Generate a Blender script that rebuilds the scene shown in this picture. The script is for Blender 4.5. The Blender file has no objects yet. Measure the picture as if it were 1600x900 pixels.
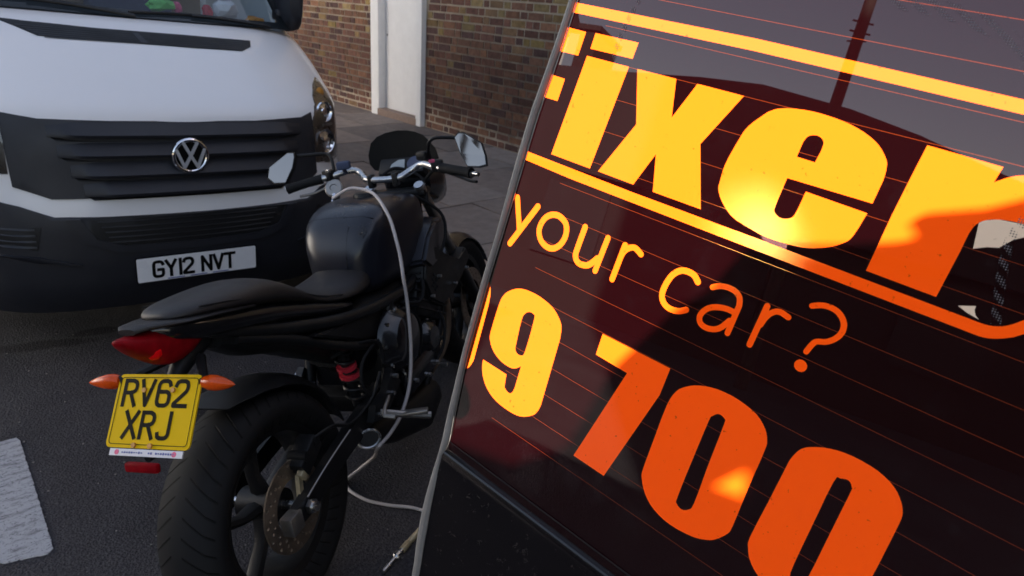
import bpy, bmesh, math, random
from mathutils import Vector, Matrix
from mathutils.geometry import delaunay_2d_cdt
R = math.radians
SC = bpy.context.scene
COL = SC.collection
random.seed(7)

# ------------------------------------------------------------------ camera
cd = bpy.data.cameras.new('camera')
cam = bpy.data.objects.new('camera', cd); COL.objects.link(cam)
CR = Vector((0.74068978, -0.66870501, 0.06490185))
CD = Vector((-0.21273207, -0.32506494, -0.9214542))
CF = Vector((0.63727836, 0.66870501, -0.38302728))
m = Matrix((CR, -CD, -CF)).transposed().to_4x4()
m.translation = Vector((0, 0, 1.6))
cam.matrix_world = m
cd.sensor_fit = 'HORIZONTAL'; cd.sensor_width = 36.0; cd.lens = 1080 / 1600 * 36
cd.clip_start = 0.02; cd.clip_end = 3000
cd.dof.use_dof = True; cd.dof.focus_distance = 0.85; cd.dof.aperture_fstop = 13.0
SC.camera = cam

# ------------------------------------------------------------------ sky, sun, exposure
SUN = Vector((0.821, -0.383, 0.423)).normalized()
w = bpy.data.worlds.new('World'); SC.world = w; w.use_nodes = True
nt = w.node_tree; nt.nodes.clear()
sky = nt.nodes.new('ShaderNodeTexSky'); sky.sky_type = 'NISHITA'; sky.sun_disc = False
sky.sun_elevation = math.asin(SUN.z); sky.sun_rotation = math.atan2(SUN.x, SUN.y)
sky.air_density = 1.0; sky.dust_density = 1.5; sky.ozone_density = 1.0
bg = nt.nodes.new('ShaderNodeBackground'); bg.inputs['Strength'].default_value = 0.052
wo = nt.nodes.new('ShaderNodeOutputWorld')
wb = nt.nodes.new('ShaderNodeMix'); wb.data_type = 'RGBA'; wb.blend_type = 'MULTIPLY'; wb.inputs['Factor'].default_value = 1
wb.inputs['B'].default_value = (1.22, 0.98, 0.83, 1)      # the phone's shade white balance
nt.links.new(sky.outputs[0], wb.inputs['A']); nt.links.new(wb.outputs['Result'], bg.inputs[0]); nt.links.new(bg.outputs[0], wo.inputs[0])
sd = bpy.data.lights.new('sun', 'SUN'); sd.energy = 5.0; sd.angle = R(0.53); sd.color = (1, 0.93, 0.82)
so = bpy.data.objects.new('sun', sd); COL.objects.link(so)
so.rotation_euler = (-SUN).to_track_quat('-Z', 'Y').to_euler(); so.location = SUN * 40
SC.view_settings.view_transform = 'Standard'; SC.view_settings.look = 'None'
SC.view_settings.exposure = 2.82; SC.view_settings.gamma = 1
SC.view_settings.use_curve_mapping = False
SC.render.engine = 'CYCLES'
cy = SC.cycles
cy.max_bounces = 10; cy.transparent_max_bounces = 16; cy.transmission_bounces = 8; cy.glossy_bounces = 5
cy.sample_clamp_indirect = 6.0; cy.caustics_reflective = False; cy.caustics_refractive = False
cy.use_denoising = True

# ------------------------------------------------------------------ materials
def new_mat(name):
    mt = bpy.data.materials.new(name); mt.use_nodes = True
    return mt, mt.node_tree, mt.node_tree.nodes['Principled BSDF']
def nd(t, typ, **k):
    n = t.nodes.new(typ)
    for a, b in k.items():
        if a.startswith('i_'): n.inputs[a[2:].replace('_', ' ')].default_value = b
        else: setattr(n, a, b)
    return n
def mat(name, col, rough=0.5, metal=0.0, var=0.25, scale=30, bump=0.0, bscale=200, coat=0.0, rvar=0.15, spec=0.5):
    """procedural paint, plastic, metal or rubber: colour and gloss both vary a little"""
    mt, t, p = new_mat(name)
    tc = nd(t, 'ShaderNodeTexCoord')
    n = nd(t, 'ShaderNodeTexNoise'); n.inputs['Scale'].default_value = scale; n.inputs['Detail'].default_value = 6; n.inputs['Roughness'].default_value = 0.65
    t.links.new(tc.outputs['Object'], n.inputs['Vector'])
    mx = nd(t, 'ShaderNodeMix', data_type='RGBA')
    mx.inputs['A'].default_value = tuple(c * (1 - var) for c in col[:3]) + (1,)
    mx.inputs['B'].default_value = tuple(min(1, c * (1 + var)) for c in col[:3]) + (1,)
    t.links.new(n.outputs['Fac'], mx.inputs['Factor']); t.links.new(mx.outputs['Result'], p.inputs['Base Color'])
    mr = nd(t, 'ShaderNodeMapRange'); mr.inputs['To Min'].default_value = max(0.02, rough - rvar); mr.inputs['To Max'].default_value = min(1, rough + rvar)
    n2 = nd(t, 'ShaderNodeTexNoise'); n2.inputs['Scale'].default_value = scale * 0.4; n2.inputs['Detail'].default_value = 5
    t.links.new(tc.outputs['Object'], n2.inputs['Vector'])
    t.links.new(n2.outputs['Fac'], mr.inputs['Value']); t.links.new(mr.outputs['Result'], p.inputs['Roughness'])
    p.inputs['Metallic'].default_value = metal; p.inputs['Coat Weight'].default_value = coat; p.inputs['Coat Roughness'].default_value = 0.08
    p.inputs['Specular IOR Level'].default_value = spec
    if bump:
        n3 = nd(t, 'ShaderNodeTexNoise'); n3.inputs['Scale'].default_value = bscale; n3.inputs['Detail'].default_value = 4
        t.links.new(tc.outputs['Object'], n3.inputs['Vector'])
        b = nd(t, 'ShaderNodeBump'); b.inputs['Strength'].default_value = bump; b.inputs['Distance'].default_value = 0.002
        t.links.new(n3.outputs['Fac'], b.inputs['Height']); t.links.new(b.outputs['Normal'], p.inputs['Normal'])
    return mt
M = {}
M['van_white'] = mat('van_white', (0.88, 0.865, 0.86), 0.34, var=0.02, scale=6, coat=0.3, rvar=0.03)
M['van_black'] = mat('van_black', (0.017, 0.018, 0.024), 0.5, var=0.2, scale=20, bump=0.15, bscale=600)
M['van_dark'] = mat('van_dark', (0.006, 0.006, 0.007), 0.6)
M['black_gloss'] = mat('black_gloss', (0.01, 0.01, 0.012), 0.2, var=0.2, coat=0.5)
M['tank_paint'] = mat('tank_paint', (0.011, 0.012, 0.019), 0.32, var=0.15, scale=12, coat=0.1)
M['black_plastic'] = mat('black_plastic', (0.011, 0.011, 0.012), 0.5, bump=0.1, bscale=500, spec=0.3)
M['black_metal'] = mat('black_metal', (0.012, 0.012, 0.013), 0.4, spec=0.35, metal=0.1, var=0.4, scale=40)
M['seat_vinyl'] = mat('seat_vinyl', (0.02, 0.017, 0.017), 0.42, spec=0.4, bump=0.35, bscale=900, var=0.2)
M['rubber'] = mat('rubber', (0.010, 0.010, 0.011), 0.75, spec=0.25, var=0.35, scale=25, bump=0.2, bscale=300)
M['steel'] = mat('steel', (0.6, 0.6, 0.6), 0.28, metal=1, var=0.15, scale=60)
M['worn_steel'] = mat('worn_steel', (0.28, 0.22, 0.17), 0.45, metal=0.8, var=0.5, scale=45, rvar=0.2)
M['chrome'] = mat('chrome', (0.85, 0.85, 0.87), 0.08, metal=1, var=0.05, rvar=0.05)
M['alloy'] = mat('alloy', (0.33, 0.31, 0.29), 0.4, metal=0.9, var=0.35, scale=50)
M['mirror'] = mat('mirror_glass', (0.9, 0.92, 0.95), 0.03, metal=1, var=0.03, rvar=0.02)
M['red_lens'] = mat('red_lens', (0.22, 0.003, 0.007), 0.45, var=0.6, scale=45, coat=0.0, spec=0.07)
M['screen_black'] = mat('screen_black', (0.006, 0.006, 0.006), 0.6, spec=0.15)
M['bike_mirror'] = mat('bike_mirror', (0.22, 0.205, 0.2), 0.04, metal=1, var=0.03, scale=60, rvar=0.02)
M['badge'] = mat('badge_chrome', (0.75, 0.76, 0.8), 0.42, metal=0.6, var=0.05)
M['emblem'] = mat('emblem', (0.012, 0.012, 0.016), 0.5)
M['bulb_red'] = mat('bulb_red', (0.85, 0.004, 0.008), 0.4, spec=0.08)
M['bare_trim'] = mat('bare_trim', (0.9, 0.88, 0.85), 0.42, metal=1, var=0.02, rvar=0.02)
M['lamp_inner'] = mat('lamp_inner', (0.16, 0.15, 0.14), 0.3, metal=0.8, var=0.4, scale=30)
M['red_plastic'] = mat('red_plastic', (0.55, 0.03, 0.05), 0.3)
M['pink'] = mat('pink_plastic', (0.85, 0.12, 0.25), 0.4)
M['amber_lens'] = mat('amber_lens', (0.72, 0.075, 0.004), 0.25, var=0.5, scale=55, coat=0.2, spec=0.3)
M['plate_yellow'] = mat('plate_yellow', (0.80, 0.50, 0.002), 0.55, var=0.06, scale=25, spec=0.08)
M['plate_white'] = mat('plate_white', (0.86, 0.86, 0.87), 0.3, var=0.06, scale=25)
M['plate_black'] = mat('plate_black', (0.004, 0.004, 0.004), 0.6, spec=0.1)
M['strip_white'] = mat('strip_white', (0.75, 0.72, 0.74), 0.4, var=0.1)
M['blue_ink'] = mat('blue_ink', (0.1, 0.12, 0.35), 0.5)
M['ochre'] = mat('ochre_paint', (0.55, 0.25, 0.04), 0.4)
M['cable'] = mat('cable_sheath', (0.5, 0.45, 0.43), 0.38, var=0.12, scale=50)
M['concrete'] = mat('concrete', (0.2, 0.18, 0.16), 0.9, var=0.35, scale=30, bump=0.5, bscale=90)
M['door_paint'] = mat('door_paint', (0.80, 0.78, 0.76), 0.45, var=0.1, scale=7, bump=0.15, bscale=60)
M['step_stone'] = mat('step_stone', (0.25, 0.17, 0.13), 0.8, var=0.35, scale=22, bump=0.4, bscale=60)
M['brass'] = mat('brass', (0.45, 0.3, 0.12), 0.4, metal=1)
M['seal'] = mat('seal_rubber', (0.22, 0.205, 0.19), 0.55, var=0.25, scale=60)
M['interior'] = mat('interior_trim', (0.05, 0.05, 0.05), 0.85)
M['blue_cloth'] = mat('blue_cloth', (0.06, 0.075, 0.13), 0.85, var=0.2)
M['tan_trim'] = mat('tan_trim', (0.25, 0.18, 0.11), 0.8, var=0.3, scale=14)
M['green'] = mat('green_paper', (0.15, 0.55, 0.12), 0.5)
M['orange'] = mat('orange_paper', (0.8, 0.28, 0.05), 0.5, var=0.5, scale=40)
M['lcd'] = mat('lcd_panel', (0.32, 0.36, 0.38), 0.15, var=0.08)
M['slate'] = mat('slate', (0.016, 0.014, 0.016), 0.8, var=0.3, scale=3)
M['far_brick'] = mat('far_brick', (0.016, 0.011, 0.011), 0.9, var=0.3, scale=5)
M['pole_wood'] = mat('pole_wood', (0.03, 0.022, 0.018), 0.9, var=0.3)
M['gold_seal'] = mat('foil_strip', (0.62, 0.52, 0.33), 0.4, metal=0.5, var=0.4, scale=90)

def glass_mat(name, tint, alpha, rough=0.02):
    """tinted pane: Fresnel gloss over a see-through tint"""
    mt, t, p = new_mat(name); t.nodes.remove(p)
    out = t.nodes['Material Output']
    fr = nd(t, 'ShaderNodeFresnel')
    ge = nd(t, 'ShaderNodeNewGeometry'); io = nd(t, 'ShaderNodeMath', operation='MULTIPLY_ADD'); io.inputs[1].default_value = -0.8333; io.inputs[2].default_value = 1.5
    t.links.new(ge.outputs['Backfacing'], io.inputs[0]); t.links.new(io.outputs[0], fr.inputs['IOR'])   # same pane from both sides
    gl = nd(t, 'ShaderNodeBsdfGlossy'); gl.inputs['Roughness'].default_value = rough
    tr = nd(t, 'ShaderNodeBsdfTransparent'); tr.inputs['Color'].default_value = tuple(alpha * c for c in tint) + (1,)
    mx = nd(t, 'ShaderNodeMixShader')
    t.links.new(fr.outputs[0], mx.inputs[0]); t.links.new(tr.outputs[0], mx.inputs[1]); t.links.new(gl.outputs[0], mx.inputs[2])
    t.links.new(mx.outputs[0], out.inputs[0])
    return mt
M['van_glass'] = glass_mat('van_windscreen', (0.85, 0.95, 1.0), 0.8)
M['lamp_glass'] = glass_mat('lamp_glass', (1, 1, 1), 0.9)
M['roof_glass'] = glass_mat('roof_glass', (1.0, 0.84, 0.72), 0.118)
M['side_glass'] = glass_mat('side_glass', (0.9, 0.95, 1.0), 0.25)

def film_mat(name, trans, diff, fd, fwd=0.13, fwd_c=(1.0, 0.6, 0.18)):
    """vinyl or tint film on the window: lets light through diffusely, glossy pane on top"""
    mt, t, p = new_mat(name); t.nodes.remove(p)
    out = t.nodes['Material Output']
    tc = nd(t, 'ShaderNodeTexCoord')
    tl = nd(t, 'ShaderNodeBsdfTranslucent'); df = nd(t, 'ShaderNodeBsdfDiffuse'); 
    n = nd(t, 'ShaderNodeTexNoise'); n.inputs['Scale'].default_value = 260; n.inputs['Detail'].default_value = 3
    t.links.new(tc.outputs['Object'], n.inputs['Vector'])
    rp = nd(t, 'ShaderNodeValToRGB'); rp.color_ramp.elements[0].position = 0.27; rp.color_ramp.elements[1].position = 0.31
    rp.color_ramp.elements[0].color = tuple(c * 0.35 for c in trans) + (1,); rp.color_ramp.elements[1].color = tuple(trans) + (1,)
    t.links.new(n.outputs['Fac'], rp.inputs['Fac'])
    t.links.new(rp.outputs['Color'], tl.inputs['Color'])
    df.inputs['Color'].default_value = tuple(diff) + (1,)
    m0 = nd(t, 'ShaderNodeMixShader'); m0.inputs[0].default_value = fd
    t.links.new(tl.outputs[0], m0.inputs[1]); t.links.new(df.outputs[0], m0.inputs[2])
    rf = nd(t, 'ShaderNodeBsdfRefraction'); rf.inputs['IOR'].default_value = 1.35; rf.inputs['Roughness'].default_value = 0.72
    rf.inputs['Color'].default_value = fwd_c + (1,)
    m1 = nd(t, 'ShaderNodeMixShader'); m1.inputs[0].default_value = fwd
    t.links.new(m0.outputs[0], m1.inputs[1]); t.links.new(rf.outputs[0], m1.inputs[2])
    fr = nd(t, 'ShaderNodeFresnel'); fr.inputs['IOR'].default_value = 1.66
    gl = nd(t, 'ShaderNodeBsdfGlossy'); gl.inputs['Roughness'].default_value = 0.015
    m2 = nd(t, 'ShaderNodeMixShader')
    t.links.new(fr.outputs[0], m2.inputs[0]); t.links.new(m1.outputs[0], m2.inputs[1]); t.links.new(gl.outputs[0], m2.inputs[2])
    t.links.new(m2.outputs[0], out.inputs[0])
    return mt
M['vinyl'] = film_mat('orange_vinyl', (1.0, 0.115, 0.006), (0.8, 0.14, 0.01), 0.1)
M['wire'] = film_mat('heater_wire', (0.16, 0.022, 0.004), (0.25, 0.06, 0.03), 0.3)
M['patch'] = film_mat('clear_patch', (0.75, 0.72, 0.68), (0.6, 0.6, 0.6), 0.4)  # pale film standing in for bright light showing at the pane

def tint_mat():
    """dark tint: a little see-through, a trace of deep red light soaking through, dust on the outside"""
    mt, t, p = new_mat('window_tint'); t.nodes.remove(p)
    out = t.nodes['Material Output']
    tc = nd(t, 'ShaderNodeTexCoord')
    tr = nd(t, 'ShaderNodeBsdfTransparent'); tr.inputs['Color'].default_value = (0.0035, 0.0016, 0.0018, 1)
    tl = nd(t, 'ShaderNodeBsdfTranslucent'); tl.inputs['Color'].default_value = (0.005, 0.0004, 0.0007, 1)
    df = nd(t, 'ShaderNodeBsdfDiffuse')
    n = nd(t, 'ShaderNodeTexNoise'); n.inputs['Scale'].default_value = 9; n.inputs['Detail'].default_value = 12; n.inputs['Roughness'].default_value = 0.75
    t.links.new(tc.outputs['Object'], n.inputs['Vector'])
    rp = nd(t, 'ShaderNodeValToRGB'); rp.color_ramp.elements[0].position = 0.55; rp.color_ramp.elements[1].position = 0.85
    rp.color_ramp.elements[0].color = (0.003, 0.0025, 0.003, 1); rp.color_ramp.elements[1].color = (0.035, 0.03, 0.03, 1)
    t.links.new(n.outputs['Fac'], rp.inputs['Fac']); t.links.new(rp.outputs['Color'], df.inputs['Color'])
    a = nd(t, 'ShaderNodeAddShader'); b = nd(t, 'ShaderNodeAddShader')
    t.links.new(tr.outputs[0], a.inputs[0]); t.links.new(tl.outputs[0], a.inputs[1])
    t.links.new(a.outputs[0], b.inputs[0]); t.links.new(df.outputs[0], b.inputs[1])
    fr = nd(t, 'ShaderNodeFresnel'); fr.inputs['IOR'].default_value = 1.8
    gl = nd(t, 'ShaderNodeBsdfGlossy'); gl.inputs['Roughness'].default_value = 0.004
    m2 = nd(t, 'ShaderNodeMixShader')
    t.links.new(fr.outputs[0], m2.inputs[0]); t.links.new(b.outputs[0], m2.inputs[1]); t.links.new(gl.outputs[0], m2.inputs[2])
    t.links.new(m2.outputs[0], out.inputs[0])
    return mt
M['tint'] = tint_mat()

def frit_mat():
    """dotted ceramic band baked on the pane"""
    mt, t, p = new_mat('frit_dots')
    out = t.nodes['Material Output']
    tc = nd(t, 'ShaderNodeTexCoord')
    v = nd(t, 'ShaderNodeTexVoronoi'); v.inputs['Scale'].default_value = 600; v.inputs['Randomness'].default_value = 0.0
    t.links.new(tc.outputs['Object'], v.inputs['Vector'])
    rp = nd(t, 'ShaderNodeValToRGB'); rp.color_ramp.elements[0].position = 0.28; rp.color_ramp.elements[1].position = 0.36
    rp.color_ramp.elements[0].color = (1, 1, 1, 1); rp.color_ramp.elements[1].color = (0, 0, 0, 1)
    t.links.new(v.outputs['Distance'], rp.inputs['Fac'])
    p.inputs['Base Color'].default_value = (0.11, 0.11, 0.12, 1); p.inputs['Roughness'].default_value = 0.3
    tr = nd(t, 'ShaderNodeBsdfTransparent')
    mx = nd(t, 'ShaderNodeMixShader')
    t.links.new(rp.outputs['Color'], mx.inputs[0]); t.links.new(tr.outputs[0], mx.inputs[1]); t.links.new(p.outputs[0], mx.inputs[2])
    t.links.new(mx.outputs[0], out.inputs[0])
    return mt
M['frit'] = frit_mat()

def panel_mat():
    """dirty black car paint with dried splashes"""
    mt, t, p = new_mat('car_black_paint')
    tc = nd(t, 'ShaderNodeTexCoord')
    v = nd(t, 'ShaderNodeTexNoise'); v.inputs['Scale'].default_value = 85; v.inputs['Detail'].default_value = 8; v.inputs['Roughness'].default_value = 0.72; v.inputs['Distortion'].default_value = 0.6
    t.links.new(tc.outputs['Object'], v.inputs['Vector'])
    rp = nd(t, 'ShaderNodeValToRGB'); rp.color_ramp.elements[0].position = 0.61; rp.color_ramp.elements[1].position = 0.73
    rp.color_ramp.elements[0].color = (0.006, 0.005, 0.006, 1); rp.color_ramp.elements[1].color = (0.07, 0.06, 0.05, 1)
    t.links.new(v.outputs['Fac'], rp.inputs['Fac']); t.links.new(rp.outputs['Color'], p.inputs['Base Color'])
    mr = nd(t, 'ShaderNodeMapRange'); mr.inputs['From Min'].default_value = 0.6; mr.inputs['From Max'].default_value = 0.72
    mr.inputs['To Min'].default_value = 0.18; mr.inputs['To Max'].default_value = 0.7
    t.links.new(v.outputs['Fac'], mr.inputs['Value']); t.links.new(mr.outputs['Result'], p.inputs['Roughness'])
    return mt
M['car_paint'] = panel_mat()

def asphalt_mat():
    mt, t, p = new_mat('asphalt')
    tc = nd(t, 'ShaderNodeTexCoord')
    big = nd(t, 'ShaderNodeTexNoise'); big.inputs['Scale'].default_value = 1.6; big.inputs['Detail'].default_value = 8; big.inputs['Roughness'].default_value = 0.7
    st = nd(t, 'ShaderNodeTexVoronoi'); st.inputs['Scale'].default_value = 130
    st2 = nd(t, 'ShaderNodeTexNoise'); st2.inputs['Scale'].default_value = 90; st2.inputs['Detail'].default_value = 6; st2.inputs['Roughness'].default_value = 0.8
    for n in (big, st, st2): t.links.new(tc.outputs['Object'], n.inputs['Vector'])
    r1 = nd(t, 'ShaderNodeValToRGB'); r1.color_ramp.elements[0].position = 0.3; r1.color_ramp.elements[1].position = 0.75
    r1.color_ramp.elements[0].color = (0.015, 0.014, 0.0165, 1); r1.color_ramp.elements[1].color = (0.040, 0.038, 0.042, 1)
    t.links.new(big.outputs['Fac'], r1.inputs['Fac'])
    r2 = nd(t, 'ShaderNodeValToRGB'); r2.color_ramp.elements[0].position = 0.35; r2.color_ramp.elements[1].position = 0.72
    r2.color_ramp.elements[0].color = (0.55, 0.55, 0.55, 1); r2.color_ramp.elements[1].color = (3.4, 3.2, 3.0, 1)
    t.links.new(st2.outputs['Fac'], r2.inputs['Fac'])
    mx = nd(t, 'ShaderNodeMix', data_type='RGBA', blend_type='MULTIPLY'); mx.inputs['Factor'].default_value = 1
    t.links.new(r1.outputs['Color'], mx.inputs['A']); t.links.new(r2.outputs['Color'], mx.inputs['B'])
    last = mx.outputs['Result']
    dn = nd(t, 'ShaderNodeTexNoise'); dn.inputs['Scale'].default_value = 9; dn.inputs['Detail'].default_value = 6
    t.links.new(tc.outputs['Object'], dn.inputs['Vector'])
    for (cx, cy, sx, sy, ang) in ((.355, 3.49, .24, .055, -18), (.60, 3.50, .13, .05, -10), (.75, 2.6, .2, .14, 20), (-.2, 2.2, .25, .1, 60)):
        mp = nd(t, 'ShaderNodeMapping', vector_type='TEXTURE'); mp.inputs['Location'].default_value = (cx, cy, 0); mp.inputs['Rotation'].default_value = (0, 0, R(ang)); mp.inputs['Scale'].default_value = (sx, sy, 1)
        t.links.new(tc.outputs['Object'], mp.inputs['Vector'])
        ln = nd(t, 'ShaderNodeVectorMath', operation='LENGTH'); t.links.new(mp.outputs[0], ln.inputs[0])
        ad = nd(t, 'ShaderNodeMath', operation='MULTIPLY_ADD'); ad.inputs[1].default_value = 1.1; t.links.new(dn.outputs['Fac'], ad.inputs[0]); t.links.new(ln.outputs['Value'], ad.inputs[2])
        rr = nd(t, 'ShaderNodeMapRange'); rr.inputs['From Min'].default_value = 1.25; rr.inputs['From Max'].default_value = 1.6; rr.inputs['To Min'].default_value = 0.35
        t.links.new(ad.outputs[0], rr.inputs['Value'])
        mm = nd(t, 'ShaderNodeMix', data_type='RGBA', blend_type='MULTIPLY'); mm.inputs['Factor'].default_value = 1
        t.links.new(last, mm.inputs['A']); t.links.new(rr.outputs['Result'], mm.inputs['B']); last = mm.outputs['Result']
    t.links.new(last, p.inputs['Base Color'])
    b = nd(t, 'ShaderNodeBump'); b.inputs['Strength'].default_value = 0.9; b.inputs['Distance'].default_value = 0.004
    t.links.new(st.outputs['Distance'], b.inputs['Height'])
    b2 = nd(t, 'ShaderNodeBump'); b2.inputs['Strength'].default_value = 0.6; b2.inputs['Distance'].default_value = 0.004
    t.links.new(st2.outputs['Fac'], b2.inputs['Height']); t.links.new(b.outputs['Normal'], b2.inputs['Normal'])
    t.links.new(b2.outputs['Normal'], p.inputs['Normal'])
    p.inputs['Roughness'].default_value = 0.85; p.inputs['Specular IOR Level'].default_value = 0.3
    return mt
M['asphalt'] = asphalt_mat()

def marking_mat():
    mt, t, p = new_mat('road_paint')
    out = t.nodes['Material Output']
    tc = nd(t, 'ShaderNodeTexCoord')
    mp = nd(t, 'ShaderNodeMapping'); mp.inputs['Scale'].default_value = (14, 45, 1)
    n = nd(t, 'ShaderNodeTexNoise'); n.inputs['Scale'].default_value = 1.0; n.inputs['Detail'].default_value = 8; n.inputs['Roughness'].default_value = 0.7
    t.links.new(tc.outputs['Object'], mp.inputs['Vector']); t.links.new(mp.outputs[0], n.inputs['Vector'])
    n2 = nd(t, 'ShaderNodeTexNoise'); n2.inputs['Scale'].default_value = 140; n2.inputs['Detail'].default_value = 5; n2.inputs['Roughness'].default_value = 0.8
    t.links.new(tc.outputs['Object'], n2.inputs['Vector'])
    rp = nd(t, 'ShaderNodeValToRGB'); rp.color_ramp.elements[0].position = 0.32; rp.color_ramp.elements[1].position = 0.5
    rp.color_ramp.elements[0].color = (0.13, 0.125, 0.13, 1); rp.color_ramp.elements[1].color = (0.44, 0.43, 0.44, 1)
    t.links.new(n.outputs['Fac'], rp.inputs['Fac'])
    r2 = nd(t, 'ShaderNodeValToRGB'); r2.color_ramp.elements[0].position = 0.36; r2.color_ramp.elements[1].position = 0.46
    r2.color_ramp.elements[0].color = (0.15, 0.15, 0.15, 1); r2.color_ramp.elements[1].color = (1, 1, 1, 1)
    t.links.new(n2.outputs['Fac'], r2.inputs['Fac'])
    mx = nd(t, 'ShaderNodeMix', data_type='RGBA', blend_type='MULTIPLY'); mx.inputs['Factor'].default_value = 1
    t.links.new(rp.outputs['Color'], mx.inputs['A']); t.links.new(r2.outputs['Color'], mx.inputs['B'])
    t.links.new(mx.outputs['Result'], p.inputs['Base Color']); p.inputs['Roughness'].default_value = 0.8
    b = nd(t, 'ShaderNodeBump'); b.inputs['Strength'].default_value = 0.6; b.inputs['Distance'].default_value = 0.003
    t.links.new(n2.outputs['Fac'], b.inputs['Height']); t.links.new(b.outputs['Normal'], p.inputs['Normal'])
    return mt
M['marking'] = marking_mat()

def attr_mat(name, rough, nscale, bump, contrast=0.5, dark=(0.45, 0.42, 0.42)):
    """bricks and slabs: each piece keeps the colour stored on it, broken up by grime"""
    mt, t, p = new_mat(name)
    at = nd(t, 'ShaderNodeVertexColor', layer_name='piece')
    tc = nd(t, 'ShaderNodeTexCoord')
    n = nd(t, 'ShaderNodeTexNoise'); n.inputs['Scale'].default_value = nscale; n.inputs['Detail'].default_value = 9; n.inputs['Roughness'].default_value = 0.72
    t.links.new(tc.outputs['Object'], n.inputs['Vector'])
    rp = nd(t, 'ShaderNodeValToRGB'); rp.color_ramp.elements[0].position = 0.5 - contrast / 2; rp.color_ramp.elements[1].position = 0.5 + contrast / 2
    rp.color_ramp.elements[0].color = dark + (1,); rp.color_ramp.elements[1].color = (1.3, 1.28, 1.22, 1)
    t.links.new(n.outputs['Fac'], rp.inputs['Fac'])
    mx = nd(t, 'ShaderNodeMix', data_type='RGBA', blend_type='MULTIPLY'); mx.inputs['Factor'].default_value = 1
    t.links.new(at.outputs['Color'], mx.inputs['A']); t.links.new(rp.outputs['Color'], mx.inputs['B'])
    t.links.new(mx.outputs['Result'], p.inputs['Base Color']); p.inputs['Roughness'].default_value = rough
    p.inputs['Specular IOR Level'].default_value = 0.25
    n2 = nd(t, 'ShaderNodeTexNoise'); n2.inputs['Scale'].default_value = nscale * 5; n2.inputs['Detail'].default_value = 8; n2.inputs['Roughness'].default_value = 0.7
    t.links.new(tc.outputs['Object'], n2.inputs['Vector'])
    b = nd(t, 'ShaderNodeBump'); b.inputs['Strength'].default_value = bump; b.inputs['Distance'].default_value = 0.006
    t.links.new(n2.outputs['Fac'], b.inputs['Height']); t.links.new(b.outputs['Normal'], p.inputs['Normal'])
    return mt
M['brick'] = attr_mat('stock_brick', 0.9, 14, 0.6)
M['slab'] = attr_mat('paving_slab', 0.85, 9, 0.35, 0.7, (0.6, 0.58, 0.56))
def mortar_mat():
    """old lime mortar, sooty in a ragged band above the newly pointed bottom courses"""
    mt = mat('mortar', (0.40, 0.325, 0.24), 0.95, var=0.45, scale=9, bump=0.8, bscale=120)
    t = mt.node_tree; p = t.nodes['Principled BSDF']; src = p.inputs['Base Color'].links[0].from_socket
    tc = nd(t, 'ShaderNodeTexCoord'); sp = nd(t, 'ShaderNodeSeparateXYZ'); t.links.new(tc.outputs['Object'], sp.inputs[0])
    n = nd(t, 'ShaderNodeTexNoise'); n.inputs['Scale'].default_value = 2.2; n.inputs['Detail'].default_value = 8; n.inputs['Roughness'].default_value = 0.7
    t.links.new(tc.outputs['Object'], n.inputs['Vector'])
    ad = nd(t, 'ShaderNodeMath', operation='MULTIPLY_ADD'); ad.inputs[1].default_value = 0.9; t.links.new(n.outputs['Fac'], ad.inputs[0]); t.links.new(sp.outputs['Z'], ad.inputs[2])
    rp = nd(t, 'ShaderNodeValToRGB'); e = rp.color_ramp.elements
    dv = nd(t, 'ShaderNodeMath', operation='DIVIDE'); dv.inputs[1].default_value = 3.0; t.links.new(ad.outputs[0], dv.inputs[0])
    e[0].position = 0.22; e[0].color = (1.05, 1.05, 1.05, 1); e[1].position = 0.66; e[1].color = (1, 1, 1, 1)
    a = e.new(0.28); a.color = (0.36, 0.33, 0.34, 1); z = e.new(0.48); z.color = (0.42, 0.39, 0.38, 1)
    t.links.new(dv.outputs[0], rp.inputs['Fac'])
    mx = nd(t, 'ShaderNodeMix', data_type='RGBA', blend_type='MULTIPLY'); mx.inputs['Factor'].default_value = 1
    t.links.new(src, mx.inputs['A']); t.links.new(rp.outputs['Color'], mx.inputs['B']); t.links.new(mx.outputs['Result'], p.inputs['Base Color'])
    return mt
M['mortar'] = mortar_mat()

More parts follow.
